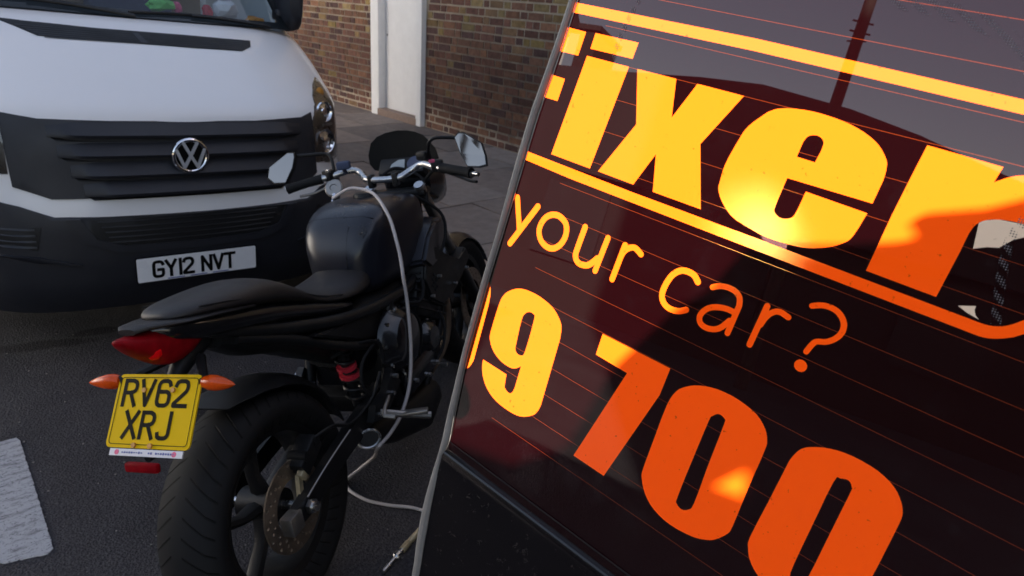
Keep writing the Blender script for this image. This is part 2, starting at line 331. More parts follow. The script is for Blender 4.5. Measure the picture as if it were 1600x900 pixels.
def tyre_mat():
    mt, t, p = new_mat('tyre_rubber')
    uv = nd(t, 'ShaderNodeUVMap', uv_map='around')
    wv = nd(t, 'ShaderNodeTexWave', bands_direction='X'); wv.inputs['Scale'].default_value = 1.0; wv.inputs['Distortion'].default_value = 0.0
    # slanted grooves: angle + |across|
    sp = nd(t, 'ShaderNodeSeparateXYZ'); t.links.new(uv.outputs[0], sp.inputs[0])
    ab = nd(t, 'ShaderNodeMath', operation='ABSOLUTE'); t.links.new(sp.outputs['Y'], ab.inputs[0])
    ml = nd(t, 'ShaderNodeMath', operation='MULTIPLY_ADD'); ml.inputs[1].default_value = 1.6
    t.links.new(ab.outputs[0], ml.inputs[0]); t.links.new(sp.outputs['X'], ml.inputs[2])
    fr = nd(t, 'ShaderNodeMath', operation='FRACT'); t.links.new(ml.outputs[0], fr.inputs[0])
    rp = nd(t, 'ShaderNodeValToRGB'); e = rp.color_ramp.elements
    e[0].position = 0.0; e[0].color = (0, 0, 0, 1); e[1].position = 0.10; e[1].color = (0, 0, 0, 1)
    a = rp.color_ramp.elements.new(0.15); a.color = (1, 1, 1, 1)
    z = rp.color_ramp.elements.new(0.97); z.color = (1, 1, 1, 1)
    t.links.new(fr.outputs[0], rp.inputs['Fac'])
    gt = nd(t, 'ShaderNodeMath', operation='GREATER_THAN'); gt.inputs[1].default_value = 0.16; t.links.new(ab.outputs[0], gt.inputs[0])
    lt = nd(t, 'ShaderNodeMath', operation='LESS_THAN'); lt.inputs[1].default_value = 0.92; t.links.new(ab.outputs[0], lt.inputs[0])
    mm = nd(t, 'ShaderNodeMath', operation='MULTIPLY'); t.links.new(gt.outputs[0], mm.inputs[0]); t.links.new(lt.outputs[0], mm.inputs[1])
    mx = nd(t, 'ShaderNodeMix', data_type='RGBA'); mx.inputs['A'].default_value = (1, 1, 1, 1)
    t.links.new(mm.outputs[0], mx.inputs['Factor']); t.links.new(rp.outputs['Color'], mx.inputs['B'])
    c = nd(t, 'ShaderNodeMix', data_type='RGBA'); c.inputs['A'].default_value = (0.003, 0.003, 0.003, 1); c.inputs['B'].default_value = (0.0125, 0.0122, 0.013, 1)
    t.links.new(mx.outputs['Result'], c.inputs['Factor']); t.links.new(c.outputs['Result'], p.inputs['Base Color'])
    b = nd(t, 'ShaderNodeBump'); b.inputs['Strength'].default_value = 1.0; b.inputs['Distance'].default_value = 0.006
    t.links.new(mx.outputs['Result'], b.inputs['Height']); t.links.new(b.outputs['Normal'], p.inputs['Normal'])
    p.inputs['Roughness'].default_value = 0.7; p.inputs['Specular IOR Level'].default_value = 0.2
    return mt
M['tyre'] = tyre_mat()

# ------------------------------------------------------------------ mesh helpers
def link(name, me, material, parent=None, smooth=False):
    o = bpy.data.objects.new(name, me); COL.objects.link(o)
    if material is not None: me.materials.append(material)
    if smooth:
        for p in me.polygons: p.use_smooth = True
    if parent is not None: o.parent = parent
    return o
def thing(name, label, cat, loc=(0, 0, 0), matrix=None, group=None):
    o = bpy.data.objects.new(name, None); COL.objects.link(o); o.empty_display_size = 0.1
    if matrix is not None: o.matrix_world = matrix
    else: o.location = loc
    o['label'] = label; o['category'] = cat
    if group: o['group'] = group
    return o
def tag(o, label, cat, group=None):
    o['label'] = label; o['category'] = cat
    if group: o['group'] = group
    return o
def crom(pts, n=6, closed=False):
    P = [Vector(p) for p in pts]; N = len(P); out = []
    for i in range(N if closed else N - 1):
        if closed: a, b, c, d = P[i - 1], P[i], P[(i + 1) % N], P[(i + 2) % N]
        else: a, b, c, d = P[max(i - 1, 0)], P[i], P[i + 1], P[min(i + 2, N - 1)]
        for k in range(n):
            t = k / n
            out.append(0.5 * (2 * b + (c - a) * t + (2 * a - 5 * b + 4 * c - d) * t * t + (3 * b - a - 3 * c + d) * t ** 3))
    if not closed: out.append(P[-1])
    return out
class MB:
    def __init__(s): s.b = bmesh.new(); s.uv = None
    def box(s, c, size, rot=None, bev=0.0):
        mt = Matrix.Translation(Vector(c))
        if rot is not None: mt = mt @ rot.to_4x4()
        r = bmesh.ops.create_cube(s.b, size=1.0, matrix=mt @ Matrix.Diagonal((size[0], size[1], size[2], 1)))
        if bev:
            es = list({e for v in r['verts'] for e in v.link_edges})
            bmesh.ops.bevel(s.b, geom=es, offset=bev, segments=2, affect='EDGES', profile=0.5)
        return s
    def tube(s, pts, rad, n=10, cap=True, closed=False, flat=1.0, upv=None):
        P = [Vector(p) for p in pts]; N = len(P)
        rads = rad if isinstance(rad, (list, tuple)) else [rad] * N
        prev = None; rings = []
        for i in range(N):
            if closed: tg = P[(i + 1) % N] - P[i - 1]
            else: tg = P[min(i + 1, N - 1)] - P[max(i - 1, 0)]
            tg.normalize()
            if prev is None:
                u = (Vector(upv) if upv else Vector((0, 0, 1)))
                if abs(tg.dot(u)) > 0.95: u = Vector((1, 0, 0))
            else: u = prev
            nx = (u - tg * u.dot(tg)).normalized(); prev = nx; by = tg.cross(nx)
            rings.append([s.b.verts.new(P[i] + (nx * math.cos(2 * math.pi * k / n) * flat + by * math.sin(2 * math.pi * k / n)) * rads[i]) for k in range(n)])
        for i in range(N if closed else N - 1):
            A, B = rings[i], rings[(i + 1) % N]
            for k in range(n): s.b.faces.new((A[k], A[(k + 1) % n], B[(k + 1) % n], B[k]))
        if cap and not closed:
            s.b.faces.new(rings[0][::-1]); s.b.faces.new(rings[-1])
        return s
    def cyl(s, a, b, r, n=20, r2=None):
        return s.tube([a, b], [r, r2 if r2 is not None else r], n)
    def lathe(s, prof, org, axis, n=40, closed=False, uvname=None, reps=40):
        ax = Vector(axis).normalized(); u = Vector((0, 0, 1)) if abs(ax.z) < 0.9 else Vector((1, 0, 0))
        u = (u - ax * u.dot(ax)).normalized(); v = ax.cross(u); o = Vector(org)
        rings = [[s.b.verts.new(o + ax * h + (u * math.cos(2 * math.pi * k / n) + v * math.sin(2 * math.pi * k / n)) * r) for k in range(n)] for r, h in prof]
        L = s.b.loops.layers.uv.new(uvname) if uvname else None
        hm = max(abs(h) for r, h in prof)
        for i in range(len(prof) if closed else len(prof) - 1):
            A, B = rings[i], rings[(i + 1) % len(prof)]
            for k in range(n):
                f = s.b.faces.new((A[k], A[(k + 1) % n], B[(k + 1) % n], B[k]))
                if L:
                    ha = prof[i][1] / hm; hb = prof[(i + 1) % len(prof)][1] / hm
                    for lp, q in zip(f.loops, ((k, ha), (k + 1, ha), (k + 1, hb), (k, hb))): lp[L].uv = (q[0] / n * reps, q[1])
        return s
    def loft(s, secs, cap=True):
        rings = [[s.b.verts.new(Vector(p)) for p in sec] for sec in secs]
        n = len(rings[0])
        for A, B in zip(rings, rings[1:]):
            for k in range(n): s.b.faces.new((A[k], A[(k + 1) % n], B[(k + 1) % n], B[k]))
        if cap: s.b.faces.new(rings[0][::-1]); s.b.faces.new(rings[-1])
        return s
    def prism(s, poly, fa, fb):
        """closed outline carried by two maps, sides and caps"""
        A = [s.b.verts.new(Vector(fa(*p))) for p in poly]; B = [s.b.verts.new(Vector(fb(*p))) for p in poly]
        n = len(poly)
        for k in range(n): s.b.faces.new((A[k], A[(k + 1) % n], B[(k + 1) % n], B[k]))
        s.b.faces.new(A[::-1]); s.b.faces.new(B)
        return s
    def quad(s, *p):
        s.b.faces.new([s.b.verts.new(Vector(q)) for q in p]); return s
    def build(s, name, material, parent=None, smooth=False, sub=0, sharp=35, fix=True):
        if fix: bmesh.ops.recalc_face_normals(s.b, faces=s.b.faces)
        me = bpy.data.meshes.new(name); s.b.to_mesh(me); s.b.free()
        o = link(name, me, material, parent, smooth)
        if smooth and not sub:
            me.set_sharp_from_angle(angle=R(sharp))
        if sub:
            md = o.modifiers.new('sub', 'SUBSURF'); md.levels = sub; md.render_levels = sub
        return o
def sup(cx, cy, cz, hw, ztop, zbot, n=20, e=2.6):
    """superellipse cross-section in the y-z plane at x = cx"""
    out = []
    for k in range(n):
        a = 2 * math.pi * k / n; c, s_ = math.cos(a), math.sin(a)
        y = hw * math.copysign(abs(c) ** (2 / e), c); q = math.copysign(abs(s_) ** (2 / e), s_)
        z = cz + (q * (ztop - cz) if q > 0 else q * (cz - zbot))
        out.append((cx, cy + y, z))
    return out

def split_islands(o):
    """one object per separate piece of a part"""
    b = bmesh.new(); b.from_mesh(o.data); seen = set(); isl = []
    for v in b.verts:
        if v.index in seen: continue
        st = [v]; cur = set([v.index])
        while st:
            x = st.pop()
            for e in x.link_edges:
                q = e.other_vert(x)
                if q.index not in cur: cur.add(q.index); st.append(q)
        seen |= cur; isl.append(cur)
    b.free()
    if len(isl) < 2: return
    src = o.data; base = o.name.split('.')[0]
    for k, s in enumerate(isl):
        c = bmesh.new(); c.from_mesh(src); bmesh.ops.delete(c, geom=[v for v in c.verts if v.index not in s], context='VERTS')
        me = bpy.data.meshes.new(base); c.to_mesh(me); c.free()
        for mt in src.materials: me.materials.append(mt)
        if k == 0: o.data = me
        else:
            n = bpy.data.objects.new(base, me); COL.objects.link(n); n.parent = o.parent
            for md in o.modifiers:
                if md.type == 'SUBSURF': m2 = n.modifiers.new('sub', 'SUBSURF'); m2.levels = md.levels; m2.render_levels = md.render_levels
# flat outlines, filled by constrained Delaunay so overlapping strokes and holes merge cleanly
def stroke_polys(path, wd, capd=0.0, nround=10):
    P = [Vector(p) for p in path]; r = wd / 2; out = []
    for i, (a, b) in enumerate(zip(P, P[1:])):
        d = b - a
        if d.length < 1e-7: continue
        d.normalize(); a2, b2 = a, b
        if capd and i == 0: a2 = a - d * capd
        if capd and i == len(P) - 2: b2 = b + d * capd
        nrm = Vector((-d.y, d.x)) * r
        out.append([a2 + nrm, a2 - nrm, b2 - nrm, b2 + nrm])
    rng = P if not capd else P[1:-1]
    for p in rng: out.append([p + Vector((math.cos(2 * math.pi * k / nround), math.sin(2 * math.pi * k / nround))) * r for k in range(nround)])
    return out
def ccw(p):
    p = list(p); a = sum(p[i - 1][0] * p[i][1] - p[i][0] * p[i - 1][1] for i in range(len(p)))
    return p if a > 0 else p[::-1]
def cdt(pos, neg=(), extra=(), order=None):
    """pos: list of groups (each a list of outlines); returns verts and, per triangle, the set of group ids"""
    V, F, own = [], [], []
    for gi, grp in enumerate(pos):
        for poly in map(ccw, grp):
            F.append(list(range(len(V), len(V) + len(poly)))); V += [Vector((p[0], p[1])) for p in poly]; own.append(gi)
    for poly in map(ccw, neg):
        F.append(list(range(len(V), len(V) + len(poly)))); V += [Vector((p[0], p[1])) for p in poly]; own.append(-1)
    V += [Vector((p[0], p[1])) for p in extra]
    v, e, f, ov, oe, of = delaunay_2d_cdt(V, [], F, 1, 1e-6)
    ids = [set(own[k] for k in q) for q in of]
    return v, f, ids
def grid_pts(poly, st):
    xs = [p[0] for p in poly]; ys = [p[1] for p in poly]; out = []
    x = min(xs)
    while x < max(xs):
        y = min(ys)
        while y < max(ys): out.append((x + 1e-4, y + 1.3e-4)); y += st
        x += st
    return out
def face_sheet(name, polys, mp, material, parent, holes=(), st=None, smooth=True, thick=None):
    """polys in a flat parameter plane, carried onto a surface by mp(x, z, offset)"""
    ex = []
    if st:
        for p in polys: ex += grid_pts(p, st)
    v, f, ids = cdt([polys], holes, ex)
    b = bmesh.new(); cache = {}
    def gv(i):
        if i not in cache: cache[i] = b.verts.new(mp(v[i].x, v[i].y))
        return cache[i]
    for q, s in zip(f, ids):
        if 0 in s and -1 not in s:
            try: b.faces.new([gv(i) for i in q])
            except ValueError: pass
    if thick:
        r = bmesh.ops.extrude_face_region(b, geom=b.faces[:])
        T = Vector(thick)
        for g in r['geom']:
            if isinstance(g, bmesh.types.BMVert): g.co += T
    bmesh.ops.recalc_face_normals(b, faces=b.faces)
    me = bpy.data.meshes.new(name); b.to_mesh(me); b.free()
    o = link(name, me, material, parent, smooth)
    if smooth: me.set_sharp_from_angle(angle=R(40))
    return o
GL = {  # number-plate strokes on a unit-high cell
 'R': [[(0, 0), (0, 1)], [(0, 1), (.36, 1), (.5, .93), (.55, .82), (.55, .68), (.5, .58), (.36, .5), (0, .5)], [(.3, .5), (.56, 0)]],
 'V': [[(0, 1), (.28, 0), (.56, 1)]],
 '6': [[(.53, .84), (.48, .95), (.38, 1), (.16, 1), (.05, .94), (0, .82), (0, .16), (.05, .05), (.16, 0), (.4, 0), (.5, .06), (.55, .16), (.55, .42), (.5, .51), (.4, .56), (0, .56)]],
 '2': [[(0, .82), (.05, .95), (.16, 1), (.4, 1), (.51, .94), (.55, .82), (.55, .7), (.5, .58), (0, .08), (0, 0), (.57, 0)]],
 'X': [[(0, 0), (.56, 1)], [(0, 1), (.56, 0)]],
 'J': [[(.5, 1), (.5, .15), (.44, .04), (.34, 0), (.14, 0), (.03, .05), (0, .17)]],
 'G': [[(.55, .82), (.5, .94), (.4, 1), (.15, 1), (.05, .95), (0, .83), (0, .17), (.05, .05), (.15, 0), (.4, 0), (.5, .05), (.55, .16), (.55, .46), (.28, .46)]],
 'Y': [[(0, 1), (.28, .48), (.56, 1)], [(.28, .48), (.28, 0)]],
 '1': [[(.1, 1), (.1, 0)]],
 'N': [[(0, 0), (0, 1), (.54, 0), (.54, 1)]],
 'T': [[(0, 1), (.58, 1)], [(.29, 1), (.29, 0)]],
}
def plate_text(txt, x0, y0, ch, cw, sw, adv):
    out = []; x = x0
    for c in txt:
        if c == ' ': x += adv * 0.55; continue
        a = adv * (0.42 if c == '1' else 1)
        for st in GL[c]:
            out += stroke_polys([(x + q[0] * cw / .57, y0 + q[1] * ch) for q in st], sw, capd=sw / 2 if len(st) == 2 else sw * .45, nround=8)
        x += a
    return out

# lettering outlines on the rear window, in metres on the pane (right, up)
POLYS = {'F':[[[0.0041,0.4654],[0.0261,0.4651],[0.0247,0.4434],[0.0012,0.443],[-0.0025,0.443],[-0.0012,0.4658]],[[-0.0008,0.4204],[0.0173,0.42],[0.0158,0.3985],[-0.0019,0.3984],[-0.0091,0.3979],[-0.0074,0.4207]]],'i':[[[0.0367,0.4661],[0.0833,0.4667],[0.0823,0.4525],[0.036,0.452]],[[0.0345,0.4452],[0.0811,0.4453],[0.0728,0.3491],[0.0257,0.349]]],'x':[[[0.0901,0.4454],[0.1295,0.4457],[0.1369,0.4142],[0.1498,0.4462],[0.1918,0.4463],[0.17,0.4006],[0.1899,0.3498],[0.1423,0.3494],[0.1336,0.3811],[0.1215,0.3493],[0.0822,0.3493],[0.1058,0.4]]],'e':[[[0.2151,0.4394],[0.213,0.4369],[0.21,0.4332],[0.2068,0.4292],[0.2043,0.4253],[0.2027,0.4221],[0.2017,0.419],[0.201,0.4158],[0.2002,0.4119],[0.1992,0.4072],[0.1982,0.4017],[0.1973,0.3962],[0.1968,0.3912],[0.1967,0.387],[0.1969,0.3832],[0.1972,0.3798],[0.1975,0.3769],[0.1977,0.3746],[0.1977,0.373],[0.1981,0.3715],[0.1989,0.3697],[0.2003,0.3675],[0.2022,0.365],[0.2045,0.3625],[0.207,0.3602],[0.2097,0.358],[0.2126,0.356],[0.2158,0.3541],[0.2192,0.3526],[0.2228,0.3514],[0.2267,0.3506],[0.2307,0.35],[0.2347,0.3493],[0.2388,0.3486],[0.2428,0.3479],[0.2471,0.3474],[0.2522,0.3473],[0.2582,0.3474],[0.265,0.3479],[0.2718,0.3486],[0.2778,0.3495],[0.2827,0.3507],[0.2872,0.3522],[0.2912,0.354],[0.2949,0.3558],[0.2985,0.3579],[0.3017,0.3603],[0.3045,0.3627],[0.3068,0.365],[0.3082,0.367],[0.309,0.3688],[0.3096,0.3709],[0.3101,0.3735],[0.3108,0.3774],[0.3114,0.3821],[0.3119,0.3865],[0.3123,0.3895],[0.2654,0.3905],[0.2653,0.3868],[0.2651,0.3814],[0.2647,0.3758],[0.2642,0.3716],[0.2635,0.3693],[0.2626,0.3681],[0.2616,0.3674],[0.2604,0.3667],[0.2591,0.366],[0.2577,0.3655],[0.2562,0.3653],[0.2547,0.3653],[0.2531,0.3656],[0.2514,0.3662],[0.2499,0.3671],[0.2487,0.3682],[0.2481,0.3693],[0.2478,0.3703],[0.2477,0.372],[0.2477,0.3748],[0.2477,0.3796],[0.2479,0.3859],[0.2481,0.3919],[0.2482,0.396],[0.3128,0.3973],[0.3132,0.4149],[0.313,0.4164],[0.3128,0.4186],[0.3125,0.421],[0.312,0.4231],[0.3115,0.4249],[0.311,0.4267],[0.3101,0.4284],[0.3086,0.4303],[0.3065,0.4325],[0.3038,0.435],[0.3007,0.4374],[0.2971,0.4395],[0.2929,0.4414],[0.2881,0.4432],[0.283,0.4447],[0.2775,0.446],[0.2716,0.4469],[0.2652,0.4476],[0.2587,0.448],[0.2526,0.4482],[0.2469,0.4481],[0.2413,0.4477],[0.2361,0.4471],[0.2316,0.4464],[0.2277,0.4456],[0.2245,0.4446],[0.2219,0.4436],[0.2201,0.4429]]],'r':[[[0.3302,0.4458],[0.3775,0.4448],[0.3765,0.434],[0.382,0.4388],[0.3838,0.44],[0.3865,0.4416],[0.3901,0.4431],[0.3952,0.4447],[0.4012,0.4462],[0.4064,0.4466],[0.4101,0.4456],[0.413,0.4434],[0.4153,0.4403],[0.4172,0.4352],[0.4185,0.4291],[0.4194,0.4246],[0.4113,0.4148],[0.409,0.4146],[0.4057,0.4144],[0.4025,0.4142],[0.3998,0.414],[0.3972,0.4138],[0.3947,0.4135],[0.3922,0.4131],[0.3897,0.4125],[0.3875,0.4118],[0.3854,0.4111],[0.3835,0.4102],[0.3818,0.4091],[0.3803,0.4079],[0.3791,0.4065],[0.3781,0.4048],[0.3774,0.4029],[0.377,0.4006],[0.3767,0.3978],[0.3767,0.3939],[0.3767,0.3894],[0.3768,0.3862],[0.3759,0.3501],[0.3275,0.3501],[0.328,0.3952],[0.329,0.4209]]],'bars':[[[-0.0092,0.4878],[0.1843,0.4899],[0.3711,0.4876],[0.4124,0.4871],[0.4162,0.4783],[0.3748,0.4789],[0.1879,0.4808],[-0.0075,0.479]],[[-0.0111,0.3432],[-0.0044,0.3432],[0.1222,0.3425],[0.242,0.3436],[0.3938,0.3441],[0.3963,0.3441],[0.3998,0.3441],[0.4035,0.3441],[0.4066,0.3441],[0.4086,0.3442],[0.4102,0.3444],[0.4116,0.3446],[0.4131,0.345],[0.4148,0.3455],[0.4165,0.3462],[0.4182,0.347],[0.4199,0.3482],[0.4215,0.3495],[0.4229,0.3508],[0.4247,0.3528],[0.4274,0.356],[0.4319,0.3612],[0.4375,0.3679],[0.4427,0.3742],[0.4462,0.3785],[0.4523,0.3723],[0.4483,0.3676],[0.4423,0.3606],[0.436,0.3532],[0.431,0.3476],[0.4283,0.3446],[0.4268,0.3431],[0.4257,0.3423],[0.4243,0.3414],[0.4225,0.3401],[0.4205,0.339],[0.4185,0.3379],[0.4166,0.3371],[0.4149,0.3365],[0.4133,0.336],[0.4116,0.3357],[0.4095,0.3354],[0.4066,0.3353],[0.4031,0.3353],[0.3998,0.3353],[0.3975,0.3353],[0.2457,0.3343],[0.0565,0.3334],[-0.0057,0.3347],[-0.0115,0.3345]]],'nine':[[[0.0127,0.1143],[0.0129,0.1122],[0.0132,0.1091],[0.014,0.1057],[0.0153,0.1023],[0.017,0.0986],[0.0193,0.0951],[0.022,0.0917],[0.0252,0.0885],[0.029,0.0856],[0.0334,0.083],[0.0384,0.0808],[0.0441,0.0791],[0.0509,0.0781],[0.0583,0.0776],[0.065,0.0776],[0.0704,0.078],[0.0751,0.0788],[0.0794,0.0801],[0.0835,0.082],[0.0872,0.0845],[0.0904,0.087],[0.093,0.0893],[0.095,0.0917],[0.0966,0.0945],[0.0977,0.098],[0.0984,0.1019],[0.0988,0.1047],[0.0971,0.1805],[0.0966,0.184],[0.0957,0.189],[0.0944,0.1935],[0.0923,0.1967],[0.0897,0.1993],[0.0868,0.2017],[0.0837,0.204],[0.0804,0.2059],[0.0764,0.2076],[0.0713,0.209],[0.0656,0.2101],[0.0598,0.2109],[0.0539,0.2112],[0.048,0.211],[0.0426,0.2105],[0.0382,0.2097],[0.0343,0.2086],[0.0306,0.207],[0.0271,0.2049],[0.0238,0.2024],[0.0211,0.1999],[0.0189,0.1977],[0.0173,0.1954],[0.0159,0.1927],[0.0149,0.1902],[0.0141,0.1872],[0.0135,0.1817],[0.0129,0.1714],[0.0125,0.1586],[0.0124,0.1482],[0.0129,0.143],[0.0138,0.1404],[0.0153,0.1379],[0.0175,0.1348],[0.0204,0.1317],[0.0237,0.1291],[0.0277,0.127],[0.0321,0.1252],[0.0365,0.1239],[0.041,0.1233],[0.0453,0.1232],[0.0491,0.1234],[0.0518,0.1239],[0.0539,0.1246],[0.0559,0.1257],[0.0583,0.1276],[0.0605,0.1299],[0.0621,0.1315],[0.0622,0.105],[0.0619,0.1033],[0.0614,0.1009],[0.0607,0.0989],[0.0597,0.0977],[0.0584,0.0968],[0.0569,0.0964],[0.055,0.0966],[0.0527,0.0974],[0.051,0.0984],[0.0501,0.0991],[0.0496,0.1],[0.0491,0.1018],[0.0485,0.1057],[0.0479,0.1105],[0.0474,0.114]]],'zero_cut':[[[-0.0094,0.201],[-0.008,0.1996],[-0.006,0.1975],[-0.0042,0.1952],[-0.0029,0.1926],[-0.0019,0.1898],[-0.001,0.1866],[-0.0004,0.1824],[0,0.1778],[0.0003,0.1745],[0.0005,0.1067],[-0.0003,0.1041],[-0.0015,0.1003],[-0.0029,0.0969],[-0.0046,0.0945],[-0.0065,0.0925],[-0.0083,0.0908],[-0.0102,0.0893],[-0.012,0.0882],[-0.0133,0.0874],[-0.0196,0.0855],[-0.0206,0.1982]]],'seven':[[[0.1399,0.2071],[0.214,0.2082],[0.2134,0.1806],[0.1892,0.076],[0.1518,0.0763],[0.1765,0.1837],[0.1399,0.1849]]],'zero_a':[[[0.2262,0.191],[0.2281,0.1946],[0.2304,0.1973],[0.2332,0.1999],[0.2363,0.2025],[0.2399,0.2049],[0.2441,0.207],[0.2488,0.2089],[0.2541,0.2105],[0.2598,0.2117],[0.2659,0.2123],[0.2724,0.2125],[0.2787,0.2121],[0.2851,0.2112],[0.2914,0.2098],[0.2968,0.208],[0.3011,0.2056],[0.3047,0.2028],[0.3076,0.2],[0.3098,0.1973],[0.3113,0.1946],[0.3124,0.1918],[0.3132,0.1898],[0.3136,0.1877],[0.3138,0.1827],[0.314,0.1727],[0.3139,0.1596],[0.314,0.1462],[0.3143,0.1321],[0.3147,0.1176],[0.3149,0.1063],[0.3147,0.1007],[0.3142,0.0986],[0.3133,0.0966],[0.3118,0.0935],[0.3099,0.0905],[0.308,0.0877],[0.3062,0.0854],[0.3043,0.0833],[0.3016,0.0812],[0.2979,0.079],[0.2935,0.0767],[0.2881,0.0748],[0.2812,0.0734],[0.2732,0.0723],[0.2656,0.072],[0.2589,0.0725],[0.2527,0.0738],[0.2471,0.0757],[0.242,0.0781],[0.2376,0.0812],[0.2337,0.0846],[0.2303,0.0886],[0.2274,0.093],[0.2253,0.0971],[0.224,0.0998],[0.2235,0.1023],[0.2232,0.1073],[0.223,0.1164],[0.2229,0.1279],[0.2229,0.1397],[0.2227,0.152],[0.2226,0.1646],[0.2229,0.1749],[0.2236,0.1819],[0.2247,0.1869]]],'zero_b':[[[0.3336,0.1751],[0.3333,0.1661],[0.3329,0.155],[0.3325,0.1433],[0.3318,0.1303],[0.3312,0.1166],[0.3309,0.1059],[0.3313,0.1004],[0.3322,0.098],[0.3333,0.0958],[0.3346,0.0928],[0.3362,0.0899],[0.3383,0.0872],[0.3407,0.0846],[0.3436,0.0821],[0.3473,0.0797],[0.3519,0.077],[0.3573,0.0743],[0.3633,0.0726],[0.3703,0.0719],[0.3779,0.0721],[0.3852,0.0735],[0.3921,0.076],[0.3988,0.0796],[0.4047,0.0846],[0.41,0.0912],[0.4147,0.0992],[0.4181,0.1076],[0.4198,0.1165],[0.4203,0.1259],[0.4205,0.135],[0.4206,0.1438],[0.4205,0.1523],[0.4203,0.1608],[0.4202,0.1696],[0.42,0.1783],[0.4198,0.1852],[0.4195,0.1892],[0.4191,0.1915],[0.4184,0.1936],[0.4173,0.1961],[0.4159,0.1985],[0.4141,0.2009],[0.4119,0.2034],[0.4094,0.2059],[0.4062,0.2082],[0.4023,0.2103],[0.3977,0.2121],[0.3925,0.2136],[0.3864,0.2144],[0.3798,0.2148],[0.3734,0.2147],[0.3675,0.2141],[0.3619,0.213],[0.3569,0.2115],[0.3524,0.2098],[0.3484,0.2077],[0.3449,0.2056],[0.3421,0.2037],[0.3399,0.2017],[0.338,0.1992],[0.3365,0.196],[0.3353,0.1923],[0.3344,0.1883],[0.3339,0.1848],[0.3338,0.181]]]}
HOLES = {'e':[[[0.2491,0.4133],[0.2494,0.4251],[0.2497,0.4261],[0.2501,0.4276],[0.2507,0.4291],[0.2516,0.4303],[0.2528,0.4311],[0.2543,0.4318],[0.2559,0.4322],[0.2574,0.4324],[0.2589,0.4322],[0.2604,0.4318],[0.2618,0.4311],[0.2628,0.4303],[0.2636,0.4293],[0.2641,0.4282],[0.2644,0.4267],[0.2645,0.4248],[0.2645,0.4221],[0.2641,0.4186],[0.2638,0.4153],[0.2635,0.4131]]],'nine':[[[0.0466,0.1782],[0.0468,0.1822],[0.0474,0.1843],[0.0483,0.1859],[0.0495,0.1878],[0.051,0.1893],[0.0527,0.1903],[0.0546,0.1909],[0.0566,0.191],[0.0584,0.1906],[0.0596,0.1905],[0.0605,0.1899],[0.0612,0.1858],[0.0617,0.175],[0.0619,0.1607],[0.0617,0.1495],[0.0611,0.1448],[0.0602,0.1435],[0.059,0.1428],[0.0572,0.142],[0.0552,0.1417],[0.0533,0.142],[0.0518,0.1426],[0.0504,0.1438],[0.0494,0.1453],[0.0488,0.1469],[0.0486,0.1489],[0.0483,0.1529],[0.0476,0.1607],[0.0469,0.1705]]],'zero_a':[[[0.2639,0.1872],[0.265,0.189],[0.2665,0.1908],[0.2681,0.1919],[0.2701,0.1921],[0.2723,0.1917],[0.274,0.1908],[0.2748,0.1905],[0.2753,0.1899],[0.2756,0.1855],[0.2759,0.1752],[0.2761,0.1609],[0.2764,0.1463],[0.2769,0.1315],[0.2776,0.1163],[0.2778,0.1047],[0.2774,0.0991],[0.2765,0.0973],[0.2753,0.096],[0.2737,0.0942],[0.2717,0.0929],[0.2697,0.0923],[0.2677,0.0925],[0.2655,0.0933],[0.2639,0.0946],[0.263,0.095],[0.2625,0.0959],[0.2623,0.1008],[0.2621,0.1121],[0.2621,0.1272],[0.2622,0.1421],[0.2623,0.1568],[0.2624,0.1713],[0.2626,0.1818],[0.2629,0.1861],[0.2632,0.1867]]],'zero_b':[[[0.3691,0.1885],[0.3698,0.1933],[0.3709,0.1935],[0.3722,0.1934],[0.374,0.1944],[0.376,0.1952],[0.3778,0.1953],[0.3794,0.1946],[0.3808,0.1932],[0.3818,0.1916],[0.3824,0.1911],[0.3825,0.1902],[0.3826,0.1857],[0.3826,0.175],[0.3826,0.1604],[0.3826,0.1456],[0.3827,0.1311],[0.3828,0.1165],[0.3826,0.105],[0.3821,0.0984],[0.3813,0.0952],[0.3801,0.093],[0.3785,0.0911],[0.3765,0.0903],[0.3746,0.0905],[0.3728,0.091],[0.3711,0.0927],[0.3699,0.0982],[0.3693,0.1095],[0.3692,0.1245],[0.3691,0.1402],[0.369,0.1576],[0.3688,0.1756]]]}
